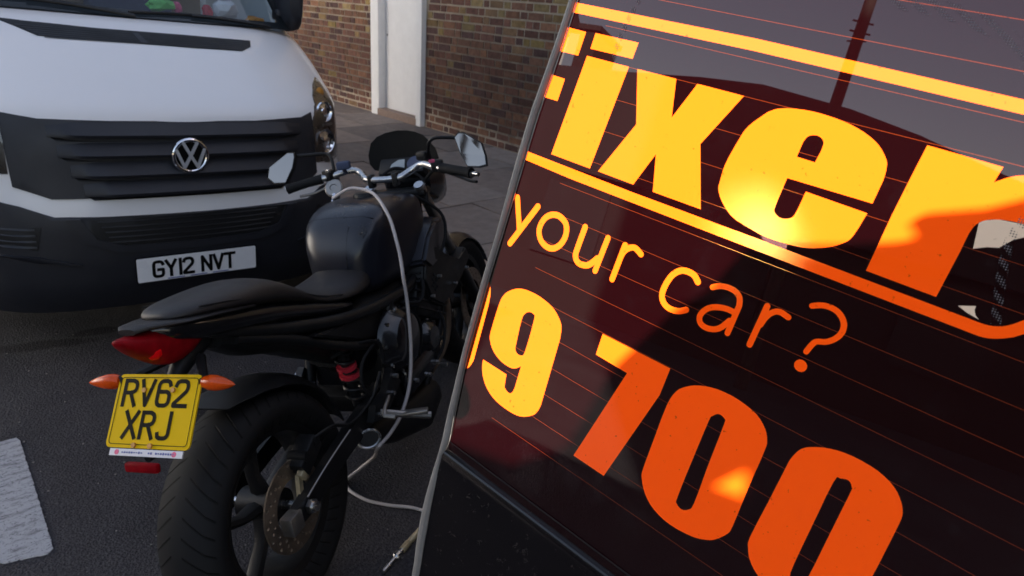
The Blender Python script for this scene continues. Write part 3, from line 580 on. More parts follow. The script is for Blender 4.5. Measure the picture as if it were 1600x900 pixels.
STROKES = {'y':[[[[-0.0002,0.2958],[0.0123,0.2671]],0.0063],[[[0.0274,0.2956],[0.006,0.2479]],0.0065]],'o':[[[[0.0374,0.2715],[0.0366,0.2741],[0.0364,0.2768],[0.0366,0.2797],[0.0374,0.2828],[0.0386,0.2859],[0.0402,0.2887],[0.0423,0.2909],[0.0446,0.2927],[0.0471,0.294],[0.0498,0.2949],[0.0525,0.2954],[0.0553,0.2953],[0.0583,0.2946],[0.0612,0.2934],[0.0637,0.2919],[0.0654,0.2902],[0.0667,0.2881],[0.0676,0.2858],[0.0682,0.2833],[0.0684,0.2804],[0.0683,0.2776],[0.0677,0.2748],[0.0668,0.272],[0.0655,0.2694],[0.0638,0.267],[0.0618,0.2649],[0.0596,0.2632],[0.057,0.2621],[0.0542,0.2615],[0.0514,0.2615],[0.0485,0.262],[0.0455,0.2631],[0.0429,0.2645],[0.0406,0.2665],[0.0388,0.2689],[0.0374,0.2715]],0.0061]],'u':[[[[0.0867,0.2957],[0.0865,0.2916],[0.0861,0.2856],[0.0857,0.2793],[0.0855,0.2743],[0.0853,0.2711],[0.0853,0.2688],[0.0854,0.2671],[0.0859,0.2654],[0.0867,0.2639],[0.0877,0.2626],[0.089,0.2616],[0.0903,0.2608],[0.0918,0.2604],[0.0934,0.2602],[0.0951,0.2603],[0.0968,0.2606],[0.0984,0.2609],[0.0999,0.2614],[0.1015,0.2622],[0.1031,0.2634],[0.1049,0.2655],[0.1068,0.2682],[0.1085,0.2708],[0.1097,0.2726]],0.006],[[[0.1137,0.2948],[0.1113,0.2604]],0.0056]],'r':[[[[0.1329,0.295],[0.1312,0.2601]],0.0057],[[[0.1322,0.2823],[0.1325,0.2836],[0.1328,0.2854],[0.1332,0.2873],[0.1338,0.289],[0.1346,0.2905],[0.1356,0.2919],[0.1367,0.2932],[0.1379,0.2942],[0.1392,0.2951],[0.1406,0.2958],[0.142,0.2962],[0.1436,0.2963],[0.1455,0.2958],[0.1476,0.2948],[0.1496,0.2938],[0.1509,0.2931]],0.0055]],'c':[[[[0.2099,0.2908],[0.2091,0.2916],[0.2079,0.2927],[0.2065,0.2939],[0.2051,0.2948],[0.2035,0.2953],[0.2019,0.2957],[0.2001,0.2958],[0.1984,0.2958],[0.1968,0.2957],[0.1951,0.2953],[0.1934,0.2948],[0.1919,0.294],[0.1904,0.2929],[0.189,0.2916],[0.1877,0.29],[0.1865,0.2883],[0.1855,0.2863],[0.1847,0.2842],[0.1841,0.2819],[0.1835,0.2796],[0.1831,0.2773],[0.1828,0.2748],[0.1826,0.2725],[0.1826,0.2703],[0.1827,0.2685],[0.1831,0.2668],[0.1836,0.2652],[0.1844,0.2638],[0.1855,0.2624],[0.1869,0.2611],[0.1885,0.26],[0.1901,0.2592],[0.1918,0.2587],[0.1937,0.2584],[0.1956,0.2584],[0.1974,0.2585],[0.1991,0.2587],[0.2009,0.2592],[0.2025,0.2597],[0.204,0.2604],[0.2055,0.2613],[0.2069,0.2623],[0.208,0.2633],[0.2088,0.2639]],0.0055]],'a':[[[[0.2237,0.2918],[0.2246,0.2925],[0.2259,0.2934],[0.2273,0.2943],[0.2288,0.2951],[0.2303,0.2957],[0.2319,0.2962],[0.2336,0.2966],[0.2353,0.2969],[0.2371,0.297],[0.239,0.297],[0.2408,0.2968],[0.2425,0.2965],[0.2441,0.2959],[0.2456,0.2951],[0.2469,0.2942],[0.248,0.293],[0.2488,0.2915],[0.2495,0.2897],[0.2499,0.288],[0.2503,0.2868],[0.2496,0.2607]],0.005],[[[0.2501,0.2794],[0.2486,0.2795],[0.2464,0.2797],[0.244,0.2798],[0.2416,0.2797],[0.2392,0.2793],[0.2367,0.2787],[0.2342,0.278],[0.232,0.277],[0.23,0.276],[0.2281,0.2747],[0.2264,0.2733],[0.225,0.2717],[0.2238,0.2698],[0.2229,0.2677],[0.2223,0.2656],[0.2221,0.2637],[0.2225,0.262],[0.2232,0.2603],[0.2243,0.2589],[0.2257,0.2579],[0.2274,0.2573],[0.2294,0.257],[0.2315,0.257],[0.2336,0.2573],[0.2357,0.2579],[0.2379,0.2588],[0.24,0.2601],[0.2418,0.2617],[0.2435,0.2639],[0.2451,0.2668],[0.2464,0.2695],[0.2474,0.2713]],0.0051]],'r2':[[[[0.2714,0.2957],[0.27,0.2599]],0.0051],[[[0.2719,0.2791],[0.2721,0.2804],[0.2725,0.2824],[0.2729,0.2845],[0.2735,0.2864],[0.2742,0.2881],[0.275,0.2898],[0.2759,0.2913],[0.277,0.2925],[0.2781,0.2936],[0.2793,0.2945],[0.2806,0.2951],[0.2821,0.2955],[0.284,0.2955],[0.2863,0.295],[0.2883,0.2945],[0.2897,0.2942]],0.0049]],'q':[[[[0.3028,0.3101],[0.3038,0.3107],[0.3053,0.3116],[0.307,0.3126],[0.3087,0.3133],[0.3104,0.3139],[0.3123,0.3143],[0.3143,0.3145],[0.3161,0.3146],[0.318,0.3144],[0.3199,0.314],[0.3218,0.3134],[0.3234,0.3125],[0.325,0.3114],[0.3265,0.3101],[0.3278,0.3085],[0.3288,0.307],[0.3295,0.3053],[0.3299,0.3034],[0.3301,0.3016],[0.33,0.2998],[0.3297,0.2981],[0.3291,0.2964],[0.3283,0.2948],[0.3274,0.2933],[0.3264,0.2919],[0.3251,0.2905],[0.3238,0.2893],[0.3224,0.2882],[0.3208,0.2874],[0.319,0.2868],[0.3174,0.2861],[0.316,0.2853],[0.3151,0.2843],[0.3146,0.2831],[0.3142,0.2819],[0.3137,0.2806],[0.3133,0.2791],[0.3129,0.2773],[0.3125,0.2757],[0.3123,0.2746]],0.0045],[[[0.3126,0.2623],[0.3128,0.2622]],0.01]]}
PATCH = [[[0.3792,0.4064],[0.3814,0.4091],[0.3887,0.4123],[0.4026,0.414],[0.4084,0.4151],[0.4115,0.4079],[0.4059,0.4061],[0.4013,0.4027],[0.3987,0.3988],[0.3961,0.395],[0.3897,0.393],[0.3829,0.3892]],[[0.3901,0.3497],[0.3997,0.3538],[0.4,0.351],[0.4019,0.3479],[0.4048,0.3459],[0.3971,0.3473]]]
# opening cut in the added roof sheet to light part of the lettering
LIT = [[0.766,0.678],[1.472,0.194],[1.837,0.011],[1.809,-0.11],[1.795,-0.198],[1.718,-0.213],[1.544,-0.151],[1.505,-0.144],[1.422,-0.13],[1.387,-0.132],[1.314,-0.114],[1.299,-0.117],[1.29,-0.155],[1.271,-0.187],[1.263,-0.193],[1.246,-0.177],[1.231,-0.177],[1.216,-0.2],[1.19,-0.214],[1.166,-0.242],[0.896,-0.057]]
TRI = [[1.678,-0.332],[1.638,-0.329],[1.677,-0.355]]

# ================================================================== SETTING
def structure(o): o['kind'] = 'structure'; return o
b = MB(); b.quad((-300, -300, 0), (300, -300, 0), (300, 300, 0), (-300, 300, 0))
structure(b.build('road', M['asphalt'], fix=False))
# kerb stones and paving slabs
KX = 2.42
b = MB(); y = -14.0
while y < 26:
    l = 0.9 + random.uniform(-.03, .03); b.box((KX + .07, y + l / 2, .045), (.14, l - .008, .13 + random.uniform(-.004, .004)), bev=.012); y += l
structure(b.build('kerb', M['concrete'], smooth=True))
b = MB(); lay = b.b.loops.layers.float_color.new('piece'); y = -13.94; row = 0
def slab(x0, x1, y0, y1):
    g = .0035; z = .1 + random.uniform(-.003, .003); t1, t2 = random.uniform(-.003, .003), random.uniform(-.003, .003)
    n0 = len(b.b.faces)
    r = bmesh.ops.create_cube(b.b, size=1, matrix=Matrix.Translation(((x0 + x1) / 2, (y0 + y1) / 2, z - .03)) @ Matrix.Diagonal((x1 - x0 - 2 * g, y1 - y0 - 2 * g, .06, 1)))
    for v in r['verts']:
        if v.co.z > z - .02: v.co.z += t1 * (1 if v.co.x > (x0 + x1) / 2 else -1) + t2 * (1 if v.co.y > (y0 + y1) / 2 else -1)
    k = random.uniform(.75, 1.2); c = random.choice([(.30, .245, .215), (.285, .24, .215), (.26, .21, .185), (.32, .255, .215)])
    for f in {f for v in r['verts'] for f in v.link_faces}:
        for lp in f.loops: lp[lay] = (c[0] * k, c[1] * k, c[2] * k, 1)
while y < 26:
    x = KX + .15; first = True
    off = [0.55, .2][row % 2]
    while x < 5.04:
        x1 = min(5.05, x + (off if first and off < .5 else .62 + random.uniform(-.01, .01)))
        if 5.05 - x1 < .12: x1 = 5.05
        slab(x, x1, y, y + .82); x = x1; first = False
    y += .82; row += 1
structure(b.build('pavement', M['slab']))
b = MB(); b.quad((KX + .1, -14, .06), (5.2, -14, .06), (5.2, 26, .06), (KX + .1, 26, .06)); structure(b.build('pavement_bed', M['mortar'], fix=False))
# painted bay marking, edges a little ragged
b = MB()
def edge(a, c, n):
    return [Vector(a).lerp(Vector(c), k / n) + Vector((random.uniform(-.0022, .0022), random.uniform(-.0022, .0022))) for k in range(n)]
pol = edge((.018, 2.062), (.122, 2.028), 18) + edge((.136, 2.046), (.160, 2.715), 110) + edge((.150, 2.735), (.02, 2.75), 20) + edge((.006, 2.73), (.004, 2.075), 110)
b.prism([(p.x, p.y) for p in pol], lambda x, y: (x, y, .0005), lambda x, y: (x, y, .0035))
structure(b.build('road_marking', M['marking']))

b = MB(); rg = random.Random(11)
for k in range(420):
    x, y = rg.uniform(-.6, 1.9), rg.uniform(1.2, 4.2); r = rg.uniform(.0012, .0042)
    bmesh.ops.create_icosphere(b.b, subdivisions=1, radius=r, matrix=Matrix.Translation((x, y, r * .4)) @ Matrix.Diagonal((1, rg.uniform(.6, 1), .7, 1)))
gr = b.build('grit', M['concrete']); gr['kind'] = 'stuff'; gr['label'] = 'loose grit and tiny stones scattered over the road surface'; gr['category'] = 'grit'

# ================================================================== BRICK HOUSE
WX = 5.05; WY0, WY1 = -1.25, 15.0
house = thing('brick_house', 'weathered yellow and dark red brick house wall behind the motorbike', 'house', (WX, 7, 0))
H0 = Vector((WX, 7, 0))
DY0, DY1 = 7.06, 8.18; DZ = 2.30            # doorway
b = MB(); lay = b.b.loops.layers.float_color.new('piece')
def brick(y0, y1, z0, z1, x=WX):
    j = lambda: random.uniform(-.0022, .0022)
    dp = random.uniform(-.003, .003)
    c8 = []
    for (yy, zz) in ((y0, z0), (y1, z0), (y1, z1), (y0, z1)):
        c8.append(Vector((x - .004 + dp + j() * .6, yy + j(), zz + j())))
    e = .004
    fr = [b.b.verts.new(v - H0) for v in c8]
    cyc = ((-1, -1), (1, -1), (1, 1), (-1, 1))
    bk = [b.b.verts.new(v + Vector((.016, s[0] * .001, s[1] * .001)) - H0) for v, s in zip(c8, cyc)]
    fs = [b.b.faces.new(fr)]
    for k in range(4): fs.append(b.b.faces.new((fr[k], fr[(k + 1) % 4], bk[(k + 1) % 4], bk[k])))
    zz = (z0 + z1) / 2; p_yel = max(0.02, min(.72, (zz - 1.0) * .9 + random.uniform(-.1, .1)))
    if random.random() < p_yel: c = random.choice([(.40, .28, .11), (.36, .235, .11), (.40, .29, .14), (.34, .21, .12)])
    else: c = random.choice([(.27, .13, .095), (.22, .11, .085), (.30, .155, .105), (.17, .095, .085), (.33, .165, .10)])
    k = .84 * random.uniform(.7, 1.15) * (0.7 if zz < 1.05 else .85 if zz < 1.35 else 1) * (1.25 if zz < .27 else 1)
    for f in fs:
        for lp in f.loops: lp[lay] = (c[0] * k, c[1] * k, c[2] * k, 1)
CH = .083; z = .1; row = 0
while z < 4.6:
    y = WY0 + .01 - random.uniform(0, .01) + (row % 2) * .085; hd = row % 2 == 0
    while y < 14.6:
        l = (.108 if hd else .222) * random.uniform(.93, 1.07); hd = not hd
        if random.random() < .15: hd = not hd
        mj = .0078 + random.uniform(0, .0025) + (.003 if row < 3 else 0)
        y0, y1 = y + mj, y + l - mj
        if not (y1 > DY0 - .02 and y0 < DY1 + .02 and z < DZ + .06): brick(y0, y1, z + mj, z + CH - mj)
        elif y0 < DY0 - .06: brick(y0, DY0 - .012, z + mj, z + CH - mj)
        elif y1 > DY1 + .06: brick(DY1 + .012, y1, z + mj, z + CH - mj)
        y += l
    z += CH; row += 1
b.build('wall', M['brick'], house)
def hb(name, mtl, boxes, parent=house, bev=0.0):
    m_ = MB()
    for c, s in boxes: m_.box(Vector(c) - H0, s, bev=bev)
    return m_.build(name, mtl, parent)
TOP = 6.2
hb('mortar_backing', M['mortar'], [((WX + .15, (WY0 + DY0) / 2, TOP / 2), (.298, DY0 - WY0, TOP)), ((WX + .15, (DY1 + WY1) / 2, TOP / 2), (.298, WY1 - DY1, TOP)), ((WX + .15, (DY0 + DY1) / 2, (TOP + DZ) / 2), (.298, DY1 - DY0, TOP - DZ))])
hb('body', M['far_brick'], [((WX + 4.3, (WY0 + WY1) / 2, TOP / 2), (8.0, WY1 - WY0 - .01, TOP))])
m_ = MB()
rp = [(WX - .25, TOP), (WX + 4, TOP + 2.6), (WX + 8.5, TOP)]
m_.prism([(x, z) for x, z in rp], lambda x, z: Vector((x, WY0 - .1, z)) - H0, lambda x, z: Vector((x, WY1 + .1, z)) - H0); m_.build('roof', M['slate'], house)
fr = hb('door_frame', M['door_paint'], [((WX + .0, DY0 + .055, .1 + 1.1), (.13, .11, 2.2)), ((WX + .0, DY1 - .09, .1 + 1.1), (.13, .18, 2.2)), ((WX + .0, (DY0 + DY1) / 2, DZ - .05), (.128, DY1 - DY0, .1))], bev=.006)
dr = hb('door', M['door_paint'], [((WX + .07, (DY0 + DY1) / 2 - .03, .19 + 1.0), (.045, DY1 - DY0 - .27, 2.0))], bev=.003)
hb('doorstep', M['step_stone'], [((WX + .03, (DY0 + DY1) / 2 - .03, .14), (.2, DY1 - DY0 - .24, .1))], bev=.01)
hb('letter_plate', M['brass'], [((WX + .042, DY1 - .225, 1.80), (.012, .02, .22))], dr)
hb('door_lock', M['alloy'], [((WX + .044, DY1 - .225, 1.10), (.01, .02, .022))], dr)

# unseen block added to shade the street, with a slot for the sun
nb = thing('brick_house', 'tall dark brick house standing past the passage to the right', 'house', (WX, -9, 0))
m_ = MB(); m_.prism([(.05, 6.3), (8, 2.6), (8, -12.3), (.05, -12.3)], lambda x, y: (x, y, 0), lambda x, y: (x, y, 11)); m_.build('wall', M['far_brick'], nb)
m_ = MB(); m_.prism([(-.2, 11.01), (4, 13.5), (8.2, 11.01)], lambda x, z: (x, -12.5, z), lambda x, z: (x, 6.35 - .465 * max(x, 0), z)); m_.build('roof', M['slate'], nb)
wh = thing('rendered_house', 'white rendered house in full sun across the road beyond the van', 'house', (-9, 15, 0))  # added as a sunlit bounce surface for the brick wall
m_ = MB(); m_.box((-3.5, 0, 3.2), (7, 11, 6.4)); m_.build('wall', M['van_white'], wh)
m_ = MB(); m_.prism([(.3, 6.4), (-3.5, 9.0), (-7.3, 6.4)], lambda x, z: (x, -5.7, z), lambda x, z: (x, 5.7, z)); m_.build('roof', M['slate'], wh)
for yy, zz in ((-3.4, 1.5), (0, 1.5), (3.4, 1.5), (-3.4, 4.6), (0, 4.6), (3.4, 4.6)):
    m_ = MB(); m_.box((-.02, yy, zz), (.12, 1.1, 1.4)); m_.build('window', M['van_dark'], wh)

# houses over the road, behind the photographer: they show as the dark roofline mirrored in the pane
fh = thing('terraced_house', 'dark house with a low hipped roof across the road', 'house', (-9, 2, 0))
m_ = MB(); m_.box((-3.2, 0, 1.25), (6, 9.5, 2.5)); m_.build('wall', M['far_brick'], fh)
m_ = MB()
prof_h = [(-8.5, 2.0), (-2.6, 3.42), (-1.6, 3.70), (-.7, 3.88), (.5, 4.01), (1.4, 3.97), (2.6, 3.86), (3.6, 3.8), (5.2, 3.7), (6.5, 2.3)]
m_.prism([(p[0], p[1]) for p in prof_h], lambda y, z: (-.05, y, z), lambda y, z: (-6.4, y, z)); m_.build('roof', M['slate'], fh)
m_ = MB(); m_.box((-.6, 3.42, 4.0), (.9, .32, .95), bev=.02); m_.box((-.6, 3.42, 4.47), (1.0, .4, .08)); m_.build('chimney', M['far_brick'], fh)
m_ = MB()
for yy in (-2.6, 0.2, 2.8): m_.box((-.17, yy, 1.4), (.06, 1.1, 1.2))
m_.build('window', M['slate'], fh)
tp = thing('telegraph_pole', 'dark wooden telegraph pole across the road', 'pole', (-8.0, 1.36, 0))
m_ = MB(); m_.tube([(0, 0, 0), (0, 0, 4), (0, .0, 8)], [.085, .07, .055], 12); m_.build('shaft', M['pole_wood'], tp, smooth=True)
m_ = MB()
for zz in (4.5, 4.62): m_.tube([(0, -.12, zz), (0, .12, zz + .03)], .012, 6)
m_.tube([(.0, -.1, 4.42), (0, .11, 4.4)], .01, 6); m_.build('step_iron', M['black_metal'], tp)

# ================================================================== VAN
va, vb = R(-1.6), R(2.9)
VM = Matrix.Translation((.956, 3.05, .03)) @ Matrix.Rotation(va, 4, 'Z') @ Matrix.Rotation(vb, 4, 'Y')
van = thing('van', 'white panel van facing the camera with a black grille', 'van', matrix=VM)
PZ = [.15, .25, .33, .45, .60, .66, .75, .9, 1.03, 1.06, 1.12, 1.2, 1.28, 1.33, 1.365, 1.39, 1.7, 2.1, 2.5]
PY = [.14, .07, .03, .01, .01, .02, .04, .06, .10, .13, .25, .41, .60, .74, .86, .93, 1.23, 1.62, 2.1]
def lerp_t(x, X, Y):
    if x <= X[0]: return Y[0]
    for a in range(len(X) - 1):
        if x <= X[a + 1]: t = (x - X[a]) / (X[a + 1] - X[a]); return Y[a] + t * (Y[a + 1] - Y[a])
    return Y[-1]
# smooth the profile a little so the bonnet has no facets
def prof(z):
    return sum(lerp_t(z + d, PZ, PY) for d in (-.03, -.02, -.01, 0, .01, .02, .03)) / 7
def bow(x, z):
    k = lerp_t(z, [.95, 1.1, 1.2, 1.3], [.5, .42, .37, .33]); return .10 * (x / .95) ** 2 + k * (abs(x) / .95) ** 6
def vs(off):
    return lambda x, z: (x, prof(z) + bow(x, z) - off, z)
def rect(x0, x1, z0, z1): return [(x0, z0), (x1, z0), (x1, z1), (x0, z1)]
def vsheet(name, poly, off, mtl, parent=van, holes=(), st=.04, thick=(0, .012, 0)):
    return face_sheet(name, [poly], vs(off), mtl, parent, holes, st, True, thick)
XB = .945
body = vsheet('body', rect(-XB, XB, .60, 1.372), 0, M['van_white'], st=.022)
m_ = MB()   # cab sides, roof and load box behind the front
for s in (-1, 1):
    pts = [(prof(z) + bow(XB, z), z) for z in (.3, .45, .6, .75, .9, 1.03, 1.12, 1.2, 1.28, 1.34, 1.385)] + [(1.55, 1.7 + .05), (1.98, 2.12), (2.5, 2.5), (5.4, 2.55), (5.4, .3)]
    m_.prism(pts, lambda y, z: (s * XB, y + .004, z), lambda y, z: (s * (XB - .05), y + .012, z))
m_.box((0, 3.9, 1.45), (1.8, 2.8, 2.1)); m_.box((0, 5.38, 1.4), (1.86, .03, 2.2))
m_.quad((-.95, 1.98, 2.12), (.95, 1.98, 2.12), (.95, 2.5, 2.5), (-.95, 2.5, 2.5)); m_.quad((-.95, 2.5, 2.5), (.95, 2.5, 2.5), (.95, 5.4, 2.55), (-.95, 5.4, 2.55))
m_.build('cab_shell', M['van_white'], van)
vsheet('bumper', [(-XB, .20), (XB, .20), (XB, .735), (.80, .722), (.69, .692), (.615, .680), (.53, .637), (-.53, .637), (-.635, .678), (-.69, .690), (-.80, .715), (-XB, .735)], .012, M['van_black'], st=.025, thick=(0, .05, 0))
# grille: recessed backing with four proud louvres
gp = [(-.645, .752), (-.53, .708), (.53, .708), (.60, .752), (.598, .99), (.60, 1.035), (.535, 1.016), (.3, 1.006), (-.3, 1.006), (-.535, 1.010), (-.648, 1.027), (-.652, .95)]
vsheet('grille', gp, .008, M['van_black'], thick=(0, .006, 0))
for i, (z1, z0, hx) in enumerate([(1.0, .945, .515), (.925, .868, .49), (.85, .79, .455), (.775, .716, .42)]):
    m_ = MB(); N = 24; secs = []
    for k in range(N + 1):
        x = -hx + 2 * hx * k / N; t = min(1, (hx - abs(x)) / .09); zr = z1 - (1 - t) * .012
        f = lambda z, o: Vector(vs(o)(x, z))
        secs.append([f(zr, .010), f(z0 + .012, .012 + .030 * t + .002), f(z0, .012 + .024 * t), f(z0 - .001, .009)])
    m_.loft(secs); m_.build('louvre', M['van_black'], van, smooth=True, sharp=50)
    vsheet('louvre_gap', [(-hx + .03, z0 - .016), (hx - .03, z0 - .016), (hx - .01, z0 - .001), (-hx + .01, z0 - .001)], .0095, M['van_dark'], thick=(0, .001, 0))
# badge: ring with a V over a W
bd = Vector((-.022, 0, .874)); by_ = prof(.874) - .048
m_ = MB(); m_.tube([(bd.x + .067 * math.cos(a), by_, bd.z + .067 * math.sin(a)) for a in [2 * math.pi * k / 40 for k in range(40)]], .009, 10, closed=True); ring = m_.build('badge_ring', M['chrome'], van, smooth=True)
m_ = MB(); m_.lathe([(.0005, -.006), (.066, -.004), (.068, .02)], (bd.x, by_ + .006, bd.z), (0, 1, 0), 40); m_.build('badge_plate', M['plate_black'], ring, smooth=True)
def flat_text(name, polys, o, xa, za, na, mtl, parent, depth=.002, off=.001):
    o, xa, za, na = Vector(o), Vector(xa), Vector(za), Vector(na)
    return face_sheet(name, polys, lambda x, z: o + xa * x + za * z + na * off, mtl, parent, thick=tuple(na * depth), smooth=False)
vw = stroke_polys([(-.028, .056), (-.002, .006), (.002, .006), (.028, .056)], .0125, 0, 8) + stroke_polys([(-.056, .026), (-.027, -.047), (-.001, .0), (.001, .0), (.027, -.047), (.056, .026)], .0125, 0, 8)
flat_text('badge_letters', vw, (bd.x, by_, bd.z), (1, 0, 0), (0, 0, 1), (0, -1, 0), M['badge'], ring, .006, .003)
# headlights
hp = [(.598, .80), (.597, .90), (.599, .991), (.63, 1.045), (.668, 1.095), (.73, 1.14), (.80, 1.165), (.832, 1.13), (.835, 1.05), (.825, .93), (.812, .84), (.80, .79), (.70, .785)]
for s in (1, -1):
    wx = 1 if s > 0 else 1.09
    pl = [(p[0] * s * wx, p[1]) for p in hp][::s]
    hl = vsheet('headlight', pl, .004, M['lamp_inner'], st=.03, thick=(0, .004, 0))
    for (x, z, r) in ((.69, 1.03, .050), (.668, .893, .060)):
        x *= s * wx; P = Vector(vs(.004)(x, z)); nrm = Vector((.35 * s, -1, .05)).normalized()
        m_ = MB(); m_.lathe([(.004, .012), (r * .35, .011), (r * .5, .004), (r * .8, .001), (r * .97, .008), (r, .013), (r, 0)], P, nrm, 28); m_.build('reflector_bowl', M['chrome'], hl, smooth=True)
    m_ = MB(); m_.box(Vector(vs(.008)(.705 * s, .968)), (.09, .012, .012), rot=Matrix.Rotation(R(35 * s), 3, 'Z')); m_.build('lamp_divider', M['alloy'], hl)
    m_ = MB(); P = Vector(vs(.006)(.745 * s, 1.105)); m_.lathe([(.001, .008), (.018, .006), (.026, 0)], P, Vector((.3 * s, -1, .2)), 20); m_.build('turn_bulb', M['ochre'], hl, smooth=True)
    vsheet('headlight_cover', [(p[0], p[1]) for p in pl], .017, M['lamp_glass'], hl, st=.03, thick=(0, .002, 0))
# lower intake, fog recess, plate
lg = [(-.45, .632), (-.40, .545), (-.30, .51), (.0, .505), (.26, .51), (.36, .545), (.41, .628)]
vsheet('lower_intake', lg, .016, M['van_dark'], thick=(0, .003, 0))
lf = [(-.50, .632), (-.44, .53), (-.33, .482), (.0, .474), (.29, .480), (.40, .525), (.46, .628)]
vsheet('intake_surround', lf, .024, M['van_black'], holes=[lg], thick=(0, .01, 0))
for k in range(5):
    z = .525 + k * .022; hx = .36 + (z - .51) * .5
    vsheet('intake_bar', rect(-hx + .02, hx - .06, z, z + .006), .021, M['van_dark'], thick=(0, .004, 0))
for s in (-1, 1):
    fp = [(s * .58, .60), (s * .75, .615), (s * .75, .50), (s * .60, .505)]
    fg = vsheet('fog_recess', fp[::s], .016, M['van_dark'], thick=(0, .003, 0))
    for k in range(4): vsheet('recess_bar', rect(min(s * .6, s * .74), max(s * .6, s * .74), .515 + k * .024, .523 + k * .024), .021, M['van_black'], fg, thick=(0, .004, 0))
    vsheet('bumper_ledge', [(s * .46, .44), (s * .60, .478), (s * .80, .49), (s * .80, .475), (s * .6, .455)][::s], .03, M['van_black'], thick=(0, .02, 0))
def rrect(w_, h_, r, n=5):
    o = []
    for cx, cy_, a0 in ((w_ / 2 - r, h_ / 2 - r, 0), (-w_ / 2 + r, h_ / 2 - r, 90), (-w_ / 2 + r, -h_ / 2 + r, 180), (w_ / 2 - r, -h_ / 2 + r, 270)):
        for k in range(n + 1): a = R(a0 + 90 * k / n); o.append((cx + r * math.cos(a), cy_ + r * math.sin(a)))
    return o
pc = (-.02, prof(.40) - .04, .398)
pv = face_sheet('number_plate', [rrect(.505, .106, .006)], lambda x, z: Vector(pc) + Vector((x, 0, z)), M['plate_white'], van, thick=(0, .012, 0), smooth=False)
pt = plate_text('GY12 NVT', -.188, -.033, .066, .038, .0132, .0505)
flat_text('plate_lettering', pt, pc, (1, 0, 0), (0, 0, 1), (0, -1, 0), M['plate_black'], pv, .0008, .0012)
flat_text('plate_border', [rrect(.505, .106, .006)], (pc[0], pc[1] + .004, pc[2]), (1.018, 0, 0), (0, 0, 1.09), (0, -1, 0), M['plate_black'], pv, .001, .0)
m_ = MB()
for k in range(3): m_.box((pc[0] - .10 + k * .095, pc[1] - .002, pc[2] - .0475), (.07, .001, .004))
m_.build('plate_maker_strip', M['blue_ink'], pv)
# bonnet air slot
vp_ = [(-.565, 1.335), (-.43, 1.281), (-.2, 1.277), (.2, 1.272), (.432, 1.270), (.50, 1.290), (.53, 1.316), (.2, 1.322), (-.2, 1.324)]
slot = vsheet('bonnet_vent', vp_, .006, M['van_dark'], st=.014, thick=(0, .004, 0))
for k in range(6):
    z = 1.277 + k * .0075; xl = -.43 - (z - 1.281) * 2.3; vsheet('vent_bar', rect(xl + .015, .41 + (z - 1.27) * 1.6, z, z + .0025), .009, M['van_black'], slot, st=.03, thick=(0, .001, 0))
vsheet('vent_divider', [(-.030, 1.281), (.000, 1.281), (-.016, 1.316), (-.042, 1.316)], .010, M['van_black'], slot, thick=(0, .002, 0))
# bonnet shut lines
for s in (-1, 1):
    ln = stroke_polys([(s * .535, 1.022), (s * .567, 1.148), (s * .61, 1.25), (s * .66, 1.335)], .004)
    face_sheet('bonnet_crease', ln, vs(.0012), M['van_white'], van, st=None, thick=(0, .001, 0))
# windscreen
WZ0, WZ1 = 1.378, 2.12
wsp = [(-.86, WZ0), (.86, WZ0), (.73, WZ1), (-.73, WZ1)]
ws = lambda off: (lambda x, z: (x, prof(z) + bow(x * .9, z) * .75 - off, z))
scr = face_sheet('windscreen', [wsp], ws(0), M['van_glass'], van, st=.06)
face_sheet('windscreen_border', [[(-.875, WZ0 - .004), (.875, WZ0 - .004), (.745, WZ1 + .02), (-.745, WZ1 + .02)]], ws(-.004), M['van_dark'], van, holes=[[(-.815, WZ0 + .03), (.815, WZ0 + .03), (.70, WZ1 - .03), (-.70, WZ1 - .03)]], st=.06, thick=(0, .006, 0))
for s in (-1, 1):
    m_ = MB(); pts = [(s * .895, prof(1.378) + bow(.88, 1.38) - .01, 1.368), (s * .86, prof(1.6) + .27, 1.62), (s * .77, prof(2.1) + .18, 2.14)]
    m_.tube(pts, .03, 10); m_.build('screen_pillar', M['van_white'], van, smooth=True)
m_ = MB(); m_.box((0, 2.3, 1.30), (1.7, 1.0, .06)); m_.box((0, 1.6, 1.33), (1.66, .8, .10), bev=.03); m_.build('dashboard', M['interior'], van, smooth=True)
m_ = MB()
for x in (-.5, .35): m_.box((x, 2.35, 1.5), (.52, .14, .75), bev=.05); m_.box((x, 2.38, 1.98), (.26, .1, .22), bev=.04)
m_.build('seat', M['blue_cloth'], van, smooth=True)
m_ = MB(); m_.box((0, 2.49, 1.6), (1.7, .02, 1.2)); m_.build('bulkhead', M['tan_trim'], van)
for x0, x1 in ((-.72, .02), (.0, .72)):
    m_ = MB(); pts = [Vector(ws(.02 + .006)(x0 + (x1 - x0) * t, WZ0 + .008 + .018 * math.sin(t * 3.1) + (.03 if x0 < -.1 else .012) * (1 - t))) for t in [k / 12 for k in range(13)]]
    m_.tube(pts, .008, 6); wp = m_.build('wiper', M['van_dark'], van)
    m_ = MB(); m_.tube([Vector(p) + Vector((0, -.012, -.004)) for p in pts[5:]], .007, 6); m_.build('wiper_arm', M['black_metal'], wp)
